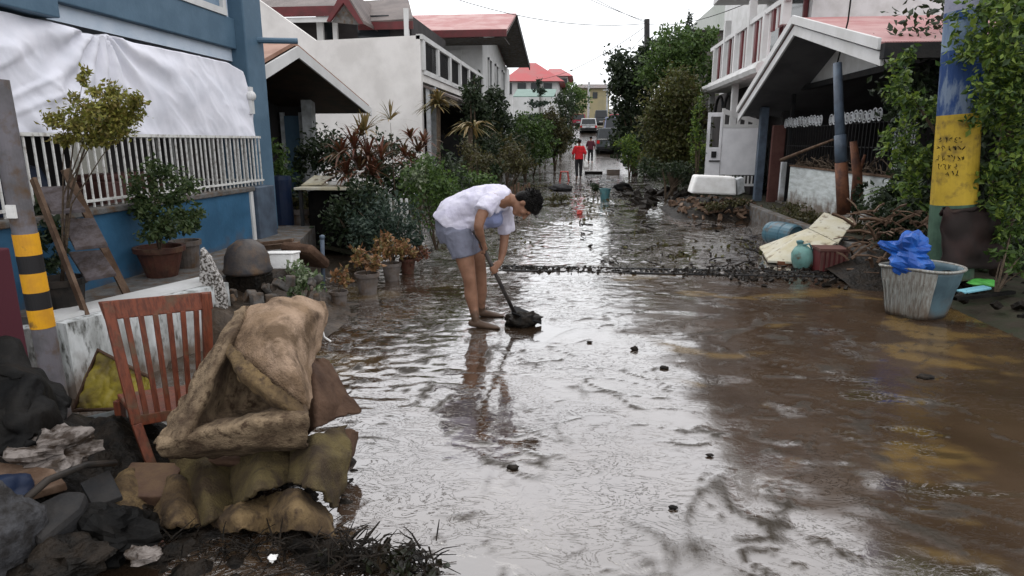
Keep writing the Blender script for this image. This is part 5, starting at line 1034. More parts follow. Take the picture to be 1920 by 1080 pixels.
for q, Yq in (((932,614),5.18), ((940,592),5.55)):
    for k in range(5): c = A(q[0]+3-abs(k-1)*1.2, q[1]+1, Yq+(k-2)*.017); b_.ell(c, (.017,.010,.010))
w1, w2 = A(905,452,5.10), A(938,492,5.40); G1 = sh0+sax*.03+Vector((0,-.005,0)); G2 = sh0.lerp(sh1, .34)
b_.tube([A(922,374,5.15), A(910,390,5.08), A(901,408,5.03), A(897,424,5.00)], [.058,.050,.045,.039], 14, rnd=True)
b_.tube([A(897,424,5.00), A(899,436,5.03), w1], [.039,.038,.025], 14, rnd=True)
b_.tube([A(940,382,5.46), A(945,410,5.50), A(946,440,5.50), A(945,455,5.48)], [.056,.049,.043,.038], 14, rnd=True)
b_.tube([A(945,455,5.48), A(943,470,5.46), w2], [.038,.036,.024], 14, rnd=True)
hand(b_, w1, G1, sax, 1); hand(b_, w2, G2, sax, -1)
body = b_.build('body', M['skin'], t, mods=RM(.0075, .5, 3))
m = M['skin']; nt = m.node_tree; bs_ = nt.nodes['Principled BSDF']; bs_.inputs['Subsurface Weight'].default_value = .06; bs_.inputs['Subsurface Radius'].default_value = (.02,.01,.005)
# legs and arms carry drying mud low down
src = bs_.inputs['Base Color'].links[0].from_socket; N = nt.nodes.new; L = nt.links.new; g_ = N('ShaderNodeNewGeometry'); s_ = N('ShaderNodeSeparateXYZ'); L(g_.outputs['Position'], s_.inputs[0]); n_ = N('ShaderNodeTexNoise'); n_.inputs['Scale'].default_value = 14; L(g_.outputs['Position'], n_.inputs[0])
a_ = N('ShaderNodeMath'); a_.operation = 'MULTIPLY_ADD'; a_.inputs[1].default_value = .3; L(n_.outputs[0], a_.inputs[0]); L(s_.outputs['Z'], a_.inputs[2]); r_ = N('ShaderNodeMapRange'); r_.inputs[1].default_value = .22; r_.inputs[2].default_value = .30; r_.inputs[3].default_value = .9; r_.inputs[4].default_value = 0; L(a_.outputs[0], r_.inputs[0])
x_ = N('ShaderNodeMix'); x_.data_type = 'RGBA'; L(r_.outputs[0], x_.inputs[0]); L(src, x_.inputs[6]); x_.inputs[7].default_value = (.055,.035,.022,1); L(x_.outputs[2], bs_.inputs['Base Color'])
b_ = MB()
for s_ in (-1, 1): b_.ell(HT @ Vector((s_*.031,.080,.006)), (.011,.006,.004), HT.to_3x3().to_4x4(), 10, 8)
b_.build('eyes', M['hair'], t)
b_ = MB(); b_.ell(HT @ Vector((0,-.024,.045)), (.090,.104,.088), HT.to_3x3().to_4x4(), 26, 18); b_.ell(HT @ Vector((0,-.062,-.01)), (.074,.055,.075), HT.to_3x3().to_4x4(), 20, 12); b_.ell(HT @ Vector((0,.050,.078)), (.062,.045,.040), HT.to_3x3().to_4x4(), 16, 10)
rg = random.Random(9)
for k in range(420):
    d = Vector((rg.gauss(0,1), rg.gauss(-.25,1), rg.gauss(.7,.8))).normalized()
    if d.z < -.35 or (d.y > .45 and d.z < .25): continue
    p = Vector((d.x*.088, -.022+d.y*.100, .045+d.z*.085)); q = p + (d*.6+Vector((rg.uniform(-.5,.5), rg.uniform(-.2,.7), rg.uniform(-.3,.3)))).normalized()*rg.uniform(.016,.034)
    b_.tube([HT @ (p-d*.01), HT @ p.lerp(q,.5), HT @ q], [.006,.005,.001], 4, rnd=False)
b_.build('hair', M['hair'], t, smooth=True)
# shirt
b_ = MB()
b_.tube([A(840,420,5.33), A(852,402,5.33), A(876,388,5.33), A(903,379,5.33), A(930,374,5.32), A(946,372,5.32), A(957,373,5.31)], [(.185,.155),(.182,.150),(.172,.142),(.180,.143),(.185,.130),(.12,.105),(.078,.075)], 22, side=S)
b_.tube([A(926,373,5.17), A(912,384,5.10), A(905,397,5.06)], [.078,.080,.078], 14, rnd=False)
b_.tube([A(938,378,5.44), A(946,402,5.50), A(949,436,5.52)], [.085,.082,.080], 14)
b_.tube([A(846,416,5.33), A(866,420,5.33), A(884,420,5.33)], [(.180,.12),(.178,.115),(.165,.105)], 16, side=S)
b_.tube([A(868,412,5.33), A(890,410,5.33), A(908,408,5.33), A(928,410,5.34)], [(.165,.11),(.16,.10),(.15,.09),(.13,.075)], 16, side=S, rnd=True)
sm = G_('white_shirt', (.66,.64,.74), (.56,.54,.66), 9, .85, .5, 22)
nt = sm.node_tree; N = nt.nodes.new; L = nt.links.new; bs_ = nt.nodes['Principled BSDF']; src = bs_.inputs['Base Color'].links[0].from_socket
g_ = N('ShaderNodeNewGeometry'); c_ = A(926,412,5.28); vd = N('ShaderNodeVectorMath'); vd.operation = 'DISTANCE'; L(g_.outputs['Position'], vd.inputs[0]); vd.inputs[1].default_value = c_
n_ = N('ShaderNodeTexNoise'); n_.inputs['Scale'].default_value = 24; L(g_.outputs['Position'], n_.inputs[0]); a_ = N('ShaderNodeMath'); a_.operation = 'MULTIPLY_ADD'; a_.inputs[1].default_value = .12; L(n_.outputs[0], a_.inputs[0]); L(vd.outputs['Value'], a_.inputs[2])
r_ = N('ShaderNodeMapRange'); r_.inputs[1].default_value = .16; r_.inputs[2].default_value = .185; r_.inputs[3].default_value = .75; r_.inputs[4].default_value = 0; L(a_.outputs[0], r_.inputs[0]); x_ = N('ShaderNodeMix'); x_.data_type = 'RGBA'; L(r_.outputs[0], x_.inputs[0]); L(src, x_.inputs[6]); x_.inputs[7].default_value = (.10,.15,.33,1); L(x_.outputs[2], bs_.inputs['Base Color'])
tx = bpy.data.textures.new('folds', 'CLOUDS'); tx.noise_scale = .10
b_.build('shirt', sm, t, mods=RM(.010, .6, 4)+[('DISPLACE', dict(texture=tx, strength=.035, mid_level=.5, texture_coords='LOCAL'))])
b_ = MB()
b_.tube([A(842,392,5.33), A(844,405,5.33), A(849,425,5.33), A(857,446,5.33)], [(.150,.105),(.168,.125),(.184,.150),(.17,.15)], 22, side=S, rnd=False)
b_.tube([A(856,432,5.23), A(864,458,5.22), A(870,482,5.21)], [.125,.112,.104], 16, side=S)
b_.tube([A(868,432,5.43), A(882,455,5.44), A(892,474,5.45)], [.11,.10,.095], 16, side=S)
b_.build('shorts', M['shorts'], t, mods=RM(.010, .6, 4)+[('DISPLACE', dict(texture=tx, strength=.025, mid_level=.5, texture_coords='LOCAL'))])
# shovel
t = thing('shovel', (sh1.x, sh1.y, 0), 'dark shovel held low by the bent person, its blade loaded with black mud', 'shovel')
b_ = MB(); b_.tube([sh0-sax*.02, sh0.lerp(sh1,.5), sh1], [.016,.017,.018], 12); b_.build('shaft', M['shovel'], t, smooth=True)
b_ = MB(); q = sh0-sax*.02; b_.tube([q, q-sax*.05+Vector((0,.05,0)), q-sax*.10+Vector((0,.05,0))], .011, 8); b_.tube([q, q-sax*.05-Vector((0,.05,0)), q-sax*.10-Vector((0,.05,0))], .011, 8); b_.tube([q-sax*.10+Vector((0,.06,0)), q-sax*.10-Vector((0,.06,0))], .014, 8); b_.build('grip', M['shovel'], t, smooth=True)
b_ = MB(); bd = Vector((.6,-.05,-.22)).normalized(); o_ = Vector((sh1.x, sh1.y, max(.035, sh1.z)))
b_.grid(lambda u, v: tuple(o_ + bd*(v*.27-.03) + Vector((0,1,0))*((u-.5)*.22*(1 if v < .6 else math.cos((v-.6)/.4*1.3))) + Vector((0,0,1))*(.035*(2*u-1)**2+.015)), 12, 12); b_.build('blade', M['slate'], t, smooth=True, mods=[('SOLIDIFY', dict(thickness=.006))])
mb = MB(); mb.ell((0,0,0),(1,1,1),None,22,16); c = A(980,606,5.31); vs = []
for p in mb.v: q = Vector(p); k = 1+.5*NS(q*2.1)+.25*NS(q*5); vs.append((c.x+q.x*.14*k, c.y+q.y*.12*k, max(.0, c.z+.03+q.z*.07*k)))
link_mesh('mud_load', vs, mb.f, M['darkmud'], t, smooth=True)

def walker(px, Y, hgt, label, top, legs, face, stride=.12, seed=0, bag=None):
    c = gp(px, Y, prof(Y)); k = hgt/1.7; t = thing('person', c, label, 'person'); T = TR(c, rz=face) @ Matrix.Scale(k, 4); V_ = lambda *p: T @ Vector(p)
    b_ = MB(); b_.tube([V_(0,0,.92), V_(0,0,1.15), V_(0,0,1.36)], [(.14*k,.10*k),(.12*k,.09*k),(.16*k,.09*k)], 12, side=T.to_3x3() @ Vector((1,0,0)), rnd=True)
    b_.tube([V_(0,0,1.38), V_(0,.01,1.5)], .05*k, 8); HT_ = TR((0,0,0), rz=face); HT_.translation = V_(0,.02,1.585); head_shape(b_, HT_ @ Matrix.Scale(k,4))
    for s_ in (-1, 1):
        b_.tube([V_(s_*.09,0,.92), V_(s_*.10,.04+s_*stride*.4,.50), V_(s_*.10,s_*stride-.02,.08)], [.085*k,.058*k,.038*k], 8, rnd=True); b_.tube([V_(s_*.10,s_*stride-.05,.035), V_(s_*.11,s_*stride+.14,.025)], .036*k, 8, rnd=True)
        b_.tube([V_(s_*.19,0,1.36), V_(s_*.25,-s_*.04,1.10), V_(s_*.24,.06-s_*.08,.86)], [.05*k,.042*k,.03*k], 8, rnd=True)
        for f_ in range(5): b_.tube([V_(s_*.24,.06-s_*.08+(f_-2)*.016,.85), V_(s_*.235,.07-s_*.08+(f_-2)*.017,.77+.012*abs(f_-2))], .010*k, 5)
    b_.build('body', M['skin'], t, mods=RM(.012, .5, 2))
    b_ = MB(); b_.tube([V_(0,0,.86), V_(0,0,1.1), V_(0,0,1.38), V_(0,0,1.43)], [(.20*k,.15*k),(.18*k,.13*k),(.19*k,.12*k),(.1*k,.07*k)], 12, side=T.to_3x3() @ Vector((1,0,0)))
    for s_ in (-1, 1): b_.tube([V_(s_*.17,0,1.37), V_(s_*.26,-s_*.04,1.12)], [.075*k,.075*k], 8, rnd=True)
    b_.build('shirt', top, t, mods=RM(.014, .5, 2))
    b_ = MB(); b_.tube([V_(0,0,1.0), V_(0,0,.85)], [(.165*k,.125*k),(.175*k,.13*k)], 12, side=T.to_3x3() @ Vector((1,0,0)))
    for s_ in (-1, 1): b_.tube([V_(s_*.09,0,.88), V_(s_*.10,.04+s_*stride*.4,.50), V_(s_*.10,s_*stride-.02,.13)], [.10*k,.08*k,.06*k], 8)
    b_.build('trousers', legs, t, mods=RM(.014, .5, 2))
    b_ = MB(); b_.ell(V_(0,-.01,1.635), (.092*k,.105*k,.085*k)); b_.build('hair', M['hair'], t, smooth=True)
    return t, T
pt, T = walker(1085, 27.5, 1.62, 'person in a bright red shirt walking up the middle of the street', M['redcloth'], M['trouser'], 10, .10)
walker(1106, 41.5, 1.62, 'person in a dark maroon top beyond the one in red', M['maroonc'], M['trouser'], -8, .12)
q = T @ Vector((.30,.02,.62)); crumpled('carrier_bag', q, (.10,.09,.20), M['styro'], 'white carrier bag in the hand of the person in red', 'bag', 6)

# ================================================================ DEBRIS UP THE STREET
def on(px, py, z=0): return gz(px, py, z)
c = on(1058, 340); t = thing('stool', c, 'small red brown plastic stool standing left of the person in red', 'stool')
b_ = MB(); b_.box((c.x-.17,c.y-.15,.36),(c.x+.17,c.y+.15,.40)); b_.build('seat', M['redplastic'], t, bevel=.01)
for sx_ in (-1,1):
    for sy in (-1,1): b_ = MB(); b_.beam((c.x+sx_*.13,c.y+sy*.11,.37),(c.x+sx_*.18,c.y+sy*.15,0),.04,.04); b_.build('leg', M['redplastic'], t)
crumpled('debris_bag', on(1052,358)+Vector((0,0,.1)), (.34,.25,.12), M['sack'], 'pale muddy sack in the road below the red brown stool', 'sack', 11)
bush('torn_plant', 'uprooted green plant lying in the road right of the person\'s head', on(1052,380), [PB(1052,372,on(1052,380).y,.25,.09)], 260, .08, LM['olive'], 101, ntips=2)
bush('torn_plant', 'clump of dark green leaves lying left of the teal bucket', on(1116,362), [PB(1116,350,on(1116,362).y,.16,.12)], 220, .08, LM['dark'], 102, ntips=2)
c = on(1134, 375); t = thing('bucket', c, 'upright teal bucket standing in the mud in mid street', 'bucket'); b_ = MB(); b_.lathe(c, [(.11,0),(.15,.28),(.16,.29),(.16,.31),(.14,.31),(.12,.05),(.0,.05)], 18); b_.build('shell', M['teal'], t)
b_ = MB(); b_.tube([c+Vector((-.155,0,.29)), c+Vector((-.1,-.1,.22)), c+Vector((.1,-.1,.22)), c+Vector((.155,0,.29))], .006, 5); b_.build('handle', M['slate'], t)
crumpled('rubbish_bag', on(1168,358)+Vector((0,0,.1)), (.24,.2,.17), M['black'], 'black rubbish bag lying right of the teal bucket', 'bag', 13)
crumpled('red_cloth', on(1087,404)+Vector((0,0,.05)), (.06,.07,.07), M['redplastic'], 'red rag lying in the street above the bent person\'s shovel', 'rag', 14)
b_ = MB(); p = on(1100,327); b_.box((p.x-.1,p.y,0),(p.x+.75,p.y+.3,.14)); tag(b_.build('drawer', M['black'], bevel=.02), 'flat black box lying behind the person in red', 'box')
b_ = MB(); p = on(1150,328); b_.box((p.x-.3,p.y,0),(p.x+.3,p.y+.4,.2)); b_.box((p.x-.32,p.y-.02,.2),(p.x+.32,p.y+.42,.24)); tag(b_.build('cool_box', M['beam'], bevel=.02), 'grey white cool box in the mud by the right kerb', 'box')
crumpled('rubbish_bag', on(1030,306)+Vector((0,0,.2)), (.5,.4,.33), M['darkblue'], 'dark blue heap of bags at the left kerb near the person in red', 'bag', 15)
b_ = MB(); rg = random.Random(21)
for k in range(420):
    Yd = 7.9 + 18*rg.random()**1.5; x_ = rg.choice((rg.uniform(-2.6, 3.3), rg.gauss(-.4, 1.4), rg.gauss(2.4,.6))); s = rg.uniform(.006,.022)*(1+Yd*.03)
    if NS(Vector((x_*.9, Yd*.4, 12))) < -.05: continue
    if k % 3:
        az = rg.uniform(0, 3.14); L_ = rg.uniform(.05,.35); p = Vector((x_, Yd, .015)); d = Vector((math.cos(az)*L_, math.sin(az)*L_, rg.uniform(0,.05))); b_.tube([p, p+d*.5+Vector((rg.uniform(-.03,.03),0,.01)), p+d], [s*.5,s*.4,s*.2], 4)
    else: b_.box((-s*1.8,-s*.8,-s*.4),(s*1.8,s*.8,s*.4), TR((x_, Yd, .012), rx=rg.uniform(-30,30), ry=rg.uniform(-25,25), rz=rg.uniform(0,180)))
tag(b_.build('street_litter', M['darkmud']), 'countless small dark scraps in the churned mud of the far street', 'litter', kind='stuff')
ll = thing('fallen_leaves', (0, 14, 0), 'fallen leaves and torn greens strewn over the far muddy street', 'leaves'); ll['kind'] = 'stuff'
leaves('leaf_litter', [(-1.2, 10, .02, 1.4, 2.2, .02), (1.6, 11, .02, 1.6, 2.5, .02), (.2, 15, .02, 2.4, 3.5, .03), (2.6, 9, .03, .7, 1.5, .03), (-.2, 21, .03, 2.4, 4, .03)], 900, .09, LM['olive'], ll, 120, aspect=.6)
rg = random.Random(2)
for i, (px, py, s, lab) in enumerate(((1105,641,.022,'tiny dark clod just right of the shovel'),(1190,655,.026,'dark upright clod in the pale water right of the shovel'),(1245,689,.032,'flat dark leaf shaped clod, rightmost in the pale water'),(1331,853,.018,'small dark clod in the lower middle of the wet street'),(1262,951,.020,'faint clod near the bottom centre of the wet street'),(962,876,.03,'narrow dark stick in the wet street below the reflection'),(1735,707,.05,'dark clod in the brown water below the tub'))):
    p = on(px, py, .008); crumpled('mud_clod', p, (s*1.0, s*.6, s*.35 if i != 1 else s*.9), M['darkmud'], lab, 'clod', 30+i, 12)['group'] = 'dark clods lying in the wet street'

# ================================================================ LEFT FOREGROUND
# banded pole
t = thing('banded_pole', gz(128, 850, .0), 'slanting grey steel pole with yellow and black bands at far left', 'pole')
p0, p1 = ay(126, 850, 2.95), ay(-8, 150, 2.95); axp = p1-p0
def band(y0, y1, m, nm, r_):
    k0, k1 = [(850-y)/700 for y in (y0, y1)]; mb = MB(); mb.tube([p0+axp*k0, p0+axp*k1], r_, 24); return mb.build(nm, m, t, smooth=False)
band(850, 150, M['pole'], 'shaft', .054)
for y0, y1, mt in ((455,416,'ylw_band'),(488,455,'blk_band'),(524,488,'ylw_band'),(556,524,'blk_band'),(592,556,'ylw_band')): band(y0, y1, M[mt], 'yellow_band' if mt[0] == 'y' else 'black_band', .0565)
b_ = MB(); q = p0+axp*((850-375)/700); b_.box((q.x-.02,q.y-.065,q.z-.03),(q.x+.025,q.y-.05,q.z+.035)); b_.build('sticker', M['styro'], t)
b_ = MB(); a = ay(8, 660, 3.1); b_.box((a.x-.14, 3.05, -.05), (a.x+.05, 3.2, ay(8,470,3.1).z)); tag(b_.build('gate_post', M['maroonc'], bevel=.01), 'dark maroon post at the left edge behind the banded pole', 'post')
# chair
t = thing('chair', gz(280, 888, 0), 'reddish brown wooden chair with a slatted back, half buried behind the carpet', 'chair')
TL, TR_ = ay(203, 578, 2.66), ay(388, 560, 2.98); BL = ay(292, 892, 2.56); ML, MR = ay(256, 795, 2.60), ay(395, 770, 2.92)
sd = (TR_-TL).normalized(); dn = (ML-TL).normalized(); nn = sd.cross(dn).normalized()
b_ = MB(); b_.beam(TL-dn*.03, ML, .045, .03, up=nn); b_.beam(ML, Vector((BL.x, BL.y, 0)), .043, .031, up=nn); b_.build('leg', M['wood'], t, bevel=.004)
b_ = MB(); b_.beam(TR_-dn*.03, MR, .045, .03, up=nn); b_.beam(MR, MR+Vector((.06,-.02,-MR.z)), .043, .031, up=nn); b_.build('leg', M['wood'], t, bevel=.004)
b_ = MB(); w_ = .062; b_.slab([TL-dn*.035-sd*.03, TR_-dn*.035+sd*.03, TR_+dn*.055+sd*.02, TL+dn*.055-sd*.02], .034, nn); b_.build('top_rail', M['wood'], t, bevel=.005)
b_ = MB(); b_.beam(ML-dn*.015, MR-dn*.015, .05, .026, up=nn); b_.build('lower_rail', M['wood'], t, bevel=.004)
for k in range(1, 7):
    f = k/7; b_ = MB(); b_.beam((TL.lerp(TR_, f))+dn*.05, (ML.lerp(MR, f))-dn*.02, .024, .014, up=nn); b_.build('slat', M['wood'], t, bevel=.003)
fw = Vector((sd.y, -sd.x, 0)).normalized()*-1
b_ = MB(); zs = ML.z+.02; b_.slab([ML+fw*.02, MR+fw*.02, MR+fw*.40, ML+fw*.40], .03, (0,0,1)); b_.build('seat', M['wood'], t, bevel=.006)
for q in (ML, MR):
    a = q+fw*.38; b_ = MB(); b_.beam((a.x,a.y,a.z), (a.x,a.y,0), .038, .038); b_.build('leg', M['wood'], t, bevel=.003)
# yellow cloth, grey board behind the chair
def patch(name, rows, m, parent=None, th=.012, nu=44, nv=44, amp=.012, fr=9, seed=0, label=None, cat=None, lin=.82):
    P = [[ay(*c) if len(c) == 3 else Vector(c[:3]) for c in r] for r in rows]
    def cr(p, t):
        n = len(p)-1; x = t*n; i = min(int(x), n-1); f = x-i
        a, b, c, d = p[max(i-1,0)], p[i], p[i+1], p[min(i+2,n)]
        return (b*2 + (c-a)*f + (a*2-b*5+c*4-d)*f*f + (b*3-a-c*3+d)*f*f*f)*.5*(1-lin) + b.lerp(c, f)*lin
    mb = MB()
    def fn(u, v):
        q = cr([cr(r, u) for r in P], v); e = Vector((NS(q*fr+Vector((seed,0,0))), NS(q*fr+Vector((0,seed,5))), NS(q*fr+Vector((9,0,seed)))))
        e2 = Vector((0, NS(q*fr*2.7)+.5*NS(q*fr*6), NS(q*fr*2.7+Vector((3,3,3)))))
        cz = abs(NS(Vector((q.x*4+q.z*2+seed, q.z*5-q.x*2, q.y*3))))*2 + abs(NS(Vector((q.x*9+q.z*4+seed, q.z*8, q.y*5))))*.8
        eu = max(0, 1-min(u, 1-u)*9); ev = max(0, 1-min(v, 1-v)*9); ee = max(eu, ev)
        q = q + Vector((NS(q*22+Vector((seed,7,0))), 0, NS(q*22+Vector((0,7,seed)))))*.016*ee
        return tuple(q + e*amp + e2*amp*.5 + Vector((.3,.9,-.2))*(cz-.6)*amp*(1.6-1.3*lin))
    mb.grid(fn, nu, nv)
    o = mb.build(name, m, parent, smooth=True, mods=[('SOLIDIFY', dict(thickness=th))])
    return tag(o, label, cat) if label else o
t = thing('yellow_seat', ay(215,770,3.15)-Vector((0,0,.1)), 'brown edged yellow plastic sheet wedged between white wall and chair', 'sheet')
patch('sheet', [[(185,660,3.3),(225,680,3.28),(262,700,3.25),(285,712,3.2)],[(168,700,3.22),(210,712,3.2),(250,722,3.18),(288,735,3.15)],[(150,738,3.15),(200,745,3.12),(245,748,3.1),(290,750,3.1)],[(138,766,3.1),(190,768,3.08),(240,765,3.06),(292,760,3.05)]], M['yellow'], t, .01, amp=.02, fr=11)
b_ = MB(); b_.tube([ay(137,770,3.08), ay(184,656,3.29), ay(288,712,3.2)], .012, 7); b_.tube([ay(137,770,3.08), ay(292,764,3.05)], .01, 7); b_.build('edge', M['carpet_d'], t, smooth=True)
b_ = MB(); b_.slab([ay(128,790,3.05), ay(255,762,3.0), ay(275,835,2.88), ay(205,884,2.82)], .02, (0,1,.1)); tag(b_.build('board', M['panelgrey'], bevel=.004), 'blue grey board lying under the yellow plastic sheet', 'board')
# carpet
t = thing('carpet', (-1.5, 2.55, 0), 'big muddy folded carpet, beige back and olive pile, slumped over the chair', 'carpet')
patch('draped_fold', [
 [(446,586,2.80),(458,578,2.82),(470,574,2.86),(492,582,2.92),(512,600,2.97)],
 [(418,628,2.62),(436,630,2.58),(455,634,2.76),(492,640,2.88),(528,660,2.94)],
 [(370,703,2.50),(398,706,2.44),(425,705,2.66),(490,705,2.82),(550,715,2.88)],
 [(330,775,2.42),(368,778,2.36),(410,770,2.60),(485,765,2.74),(574,765,2.76)],
 [(294,836,2.34),(345,824,2.29),(400,812,2.44),(470,800,2.54),(570,800,2.56)]], M['carpet_b'], t, .014, 80, 90, .009, 9, 1)
patch('pale_flap', [
 [(452,590,2.88),(482,576,2.82),(520,563,2.84),(565,560,2.92),(608,567,3.06)],
 [(432,643,2.62),(500,612,2.58),(540,596,2.66),(578,590,2.80),(613,590,3.02)],
 [(468,690,2.50),(522,650,2.46),(550,640,2.58),(575,636,2.74),(598,634,2.94)],
 [(526,736,2.44),(548,695,2.42),(560,692,2.52),(570,688,2.64),(580,684,2.80)],
 [(573,772,2.44),(575,768,2.43),(577,765,2.45),(579,762,2.47),(582,758,2.5)]], M['carpet_p'], t, .013, 80, 70, .007, 9, 2, lin=.6)
patch('hem_strip', [
 [(428,640,2.585),(470,684,2.44),(522,728,2.40),(574,766,2.42)],
 [(420,650,2.55),(458,703,2.40),(516,748,2.355),(572,780,2.38)],
 [(428,664,2.58),(458,716,2.45),(512,758,2.40),(568,788,2.42)]], M['carpet_m'], t, .012, 60, 16, .006, 11, 3)
patch('brown_flap', [
 [(548,680,2.92),(575,664,2.97),(598,672,2.92),(614,680,3.0)],
 [(556,725,2.84),(590,706,2.72),(618,714,2.86),(642,728,2.92)],
 [(560,775,2.72),(596,756,2.62),(634,756,2.80),(674,768,2.86)],
 [(568,818,2.64),(592,802,2.56),(622,786,2.70),(670,773,2.84)]], M['carpet_d'], t, .012, 50, 50, .010, 8, 4, lin=.9)
patch('hem_fold', [
 [(294,828,2.33),(380,800,2.40),(480,778,2.38),(574,760,2.44)],
 [(292,838,2.29),(380,812,2.31),(480,792,2.28),(580,782,2.35)],
 [(300,848,2.33),(385,838,2.35),(480,830,2.33),(576,832,2.40)],
 [(330,852,2.45),(400,852,2.5),(480,846,2.5),(560,838,2.55)]], M['carpet_b'], t, .014, 70, 30, .008, 9, 5)
patch('dark_underfold', [
 [(305,838,2.72),(400,832,2.68),(500,840,2.66),(600,815,2.7)],
 [(318,862,2.60),(400,866,2.50),(490,866,2.48),(560,850,2.6)],
 [(330,884,2.66),(400,886,2.62),(480,880,2.6),(540,862,2.66)]], M['carpet_d'], t, .012, 40, 20, .010, 8, 7)
patch('olive_pile', [
 [(318,846,2.64),(370,852,2.54),(430,852,2.62),(490,846,2.50),(540,836,2.60),(590,822,2.50),(646,796,2.66)],
 [(335,905,2.50),(385,905,2.34),(435,895,2.48),(490,880,2.30),(545,872,2.44),(597,866,2.30),(654,862,2.50)],
 [(350,992,2.34),(395,978,2.14),(440,955,2.34),(485,925,2.12),(540,905,2.36),(585,920,2.16),(628,956,2.34)]], M['carpet_o'], t, .014, 96, 50, .012, 7, 6, lin=.75)
patch('bottom_fold', [
 [(405,955,2.34),(450,948,2.24),(500,935,2.34),(555,918,2.26),(612,955,2.36)],
 [(402,978,2.22),(450,972,2.12),(505,965,2.22),(560,955,2.10),(624,985,2.26)],
 [(412,1000,2.22),(455,996,2.10),(505,1000,2.20),(565,994,2.08),(634,1022,2.22)]], M['carpet_m'], t, .014, 70, 40, .008, 8, 8, lin=.85)
patch('dark_filler', [[(330,850,2.78),(490,850,2.74),(640,815,2.80)],[(340,920,2.60),(490,910,2.56),(640,880,2.66)],[(350,990,2.44),(490,970,2.40),(615,960,2.46)]], M['darkmud'], t, .012, 30, 30, .01, 8, 19)  # dark sheet added behind the folds; its colour stands in for shade
patch('dark_edge', [[(640,805,2.66),(655,800,2.72),(670,812,2.80)],[(644,850,2.57),(652,850,2.62),(660,848,2.74)],[(628,940,2.42),(634,925,2.48),(642,895,2.62)]], M['carpet_d'], t, .012, 16, 24, .006, 8, 9)
patch('trailing_fold', [
 [(205,902,2.52),(250,884,2.46),(290,892,2.56),(335,900,2.42),(372,928,2.44)],
 [(172,950,2.36),(225,935,2.24),(285,940,2.38),(330,945,2.22),(380,962,2.30)],
 [(165,1002,2.26),(225,994,2.10),(285,996,2.24),(330,988,2.10),(385,995,2.20)]], M['carpet_m'], t, .02, 60, 36, .016, 7, 10, lin=.75)
# box
b_ = MB(); c = ay(278, 918, 2.42); b_.box((-.12,-.12,-.10), (.12,.12,.06), TR(c, rz=10, rx=8, ry=3)); tag(b_.build('carton', M['cardboard'], bevel=.006), 'small wet brown carton between the chair leg and the carpet', 'box')
# heap under everything
def heap(name, x0, x1, y0, y1, fn, m, label=None, cat=None, n=60, kind=None):
    b_ = MB(); b_.grid(lambda u, v: (x0+(x1-x0)*u, y0+(y1-y0)*v, fn(x0+(x1-x0)*u, y0+(y1-y0)*v)), n, n); o = b_.build(name, m, smooth=True); return tag(o, label, cat, kind=kind)
def hp(x, y):
    e = sstep(-.50, -1.05, x + .25*(y-2)) * sstep(3.3, 2.7, y) ; q = Vector((x*5, y*5, 3))
    return -.06 + e*(.05 + .17*sstep(-1.75,-2.3,x) + .07*NS(q) + .05*NS(q*2.5) + .03*NS(q*6))
heap('mud_heap', -3.6, -.35, 1.3, 3.5, hp, M['darkmud'], n=110, kind='structure')
b_ = MB(); rg = random.Random(77)
for k in range(520):
    if k < 330: p = ay(rg.uniform(180,640), rg.uniform(1000,1090), rg.uniform(1.95,2.3))
    else: p = ay(rg.triangular(600,860,640), rg.uniform(1010,1095), rg.uniform(1.95,2.1))
    p.z = max(.01, min(p.z, .12)); L_ = rg.uniform(.03,.17); az = rg.uniform(0,6.28); d = Vector((math.cos(az)*L_, math.sin(az)*L_, rg.uniform(-.02,.025)))
    b_.tube([p, p+d*.5+Vector((0,0,rg.uniform(-.01,.02))), p+d], [rg.uniform(.002,.005), .003, .0015], 4)
for (a, b2) in (((660,1050),(712,978)),((620,1070),(700,1010)),((640,1030),(690,985)),((600,1060),(650,1000))):
    p, q = gz(*a, .03), gz(*b2, .07); b_.tube([p, p.lerp(q,.5)+Vector((.01,0,.02)), q], [.008,.006,.003], 5)
tag(b_.build('twigs', M['darkmud']), 'tangle of black twigs and rotting leaves in front of the carpet', 'twigs', kind='stuff')
t = thing('dead_leaves', (-.9, 2.0, 0), 'black wet leaves clinging to the twigs at the bottom edge', 'leaves'); t['kind'] = 'stuff'
bl = leafmat('black_leaf', [(.012,.011,.008),(.03,.022,.012),(.02,.028,.012),(.045,.03,.018)], .35)
leaves('leaf_litter', [PB(450,1045,2.15,.30,.05,.14), PB(300,1040,2.15,.30,.06,.14), PB(640,1050,2.08,.16,.05,.12), PB(730,1050,2.02,.13,.045,.08), PB(790,1065,1.98,.09,.03,.06), PB(230,1060,2.1,.2,.06,.14)], 2600, .034, bl, t, 110, aspect=.85)
# black plastic, planks and sacks at lower left
patch('black_sheet', [
 [(-30,620,2.6),(20,640,2.62),(70,690,2.66),(110,720,2.7)],
 [(-30,700,2.4),(30,700,2.38),(80,735,2.42),(122,760,2.6)],
 [(-30,780,2.25),(30,770,2.2),(85,780,2.28),(128,800,2.5)],
 [(-30,860,2.15),(30,850,2.1),(80,850,2.2),(120,855,2.4)]], M['black'], None, .02, 40, 40, .05, 5, 12, 'heap of black plastic sheeting left of the banded pole', 'sheeting')
crumpled('plastic_wrap', gz(90, 845, .30), (.14,.12,.075), M['crumple'], 'crumpled white and brown plastic wrap on the black heap', 'plastic wrap', 17, 26, .9, True)
b_ = MB(); b_.slab([gz(-30,862,.30), gz(100,878,.30), gz(124,905,.27), gz(30,932,.27), gz(-30,925,.27)], .035, (0,.1,-1)); tag(b_.build('plank', M['oldwood'], bevel=.006), 'broad brown plank sticking out at the left edge', 'plank')
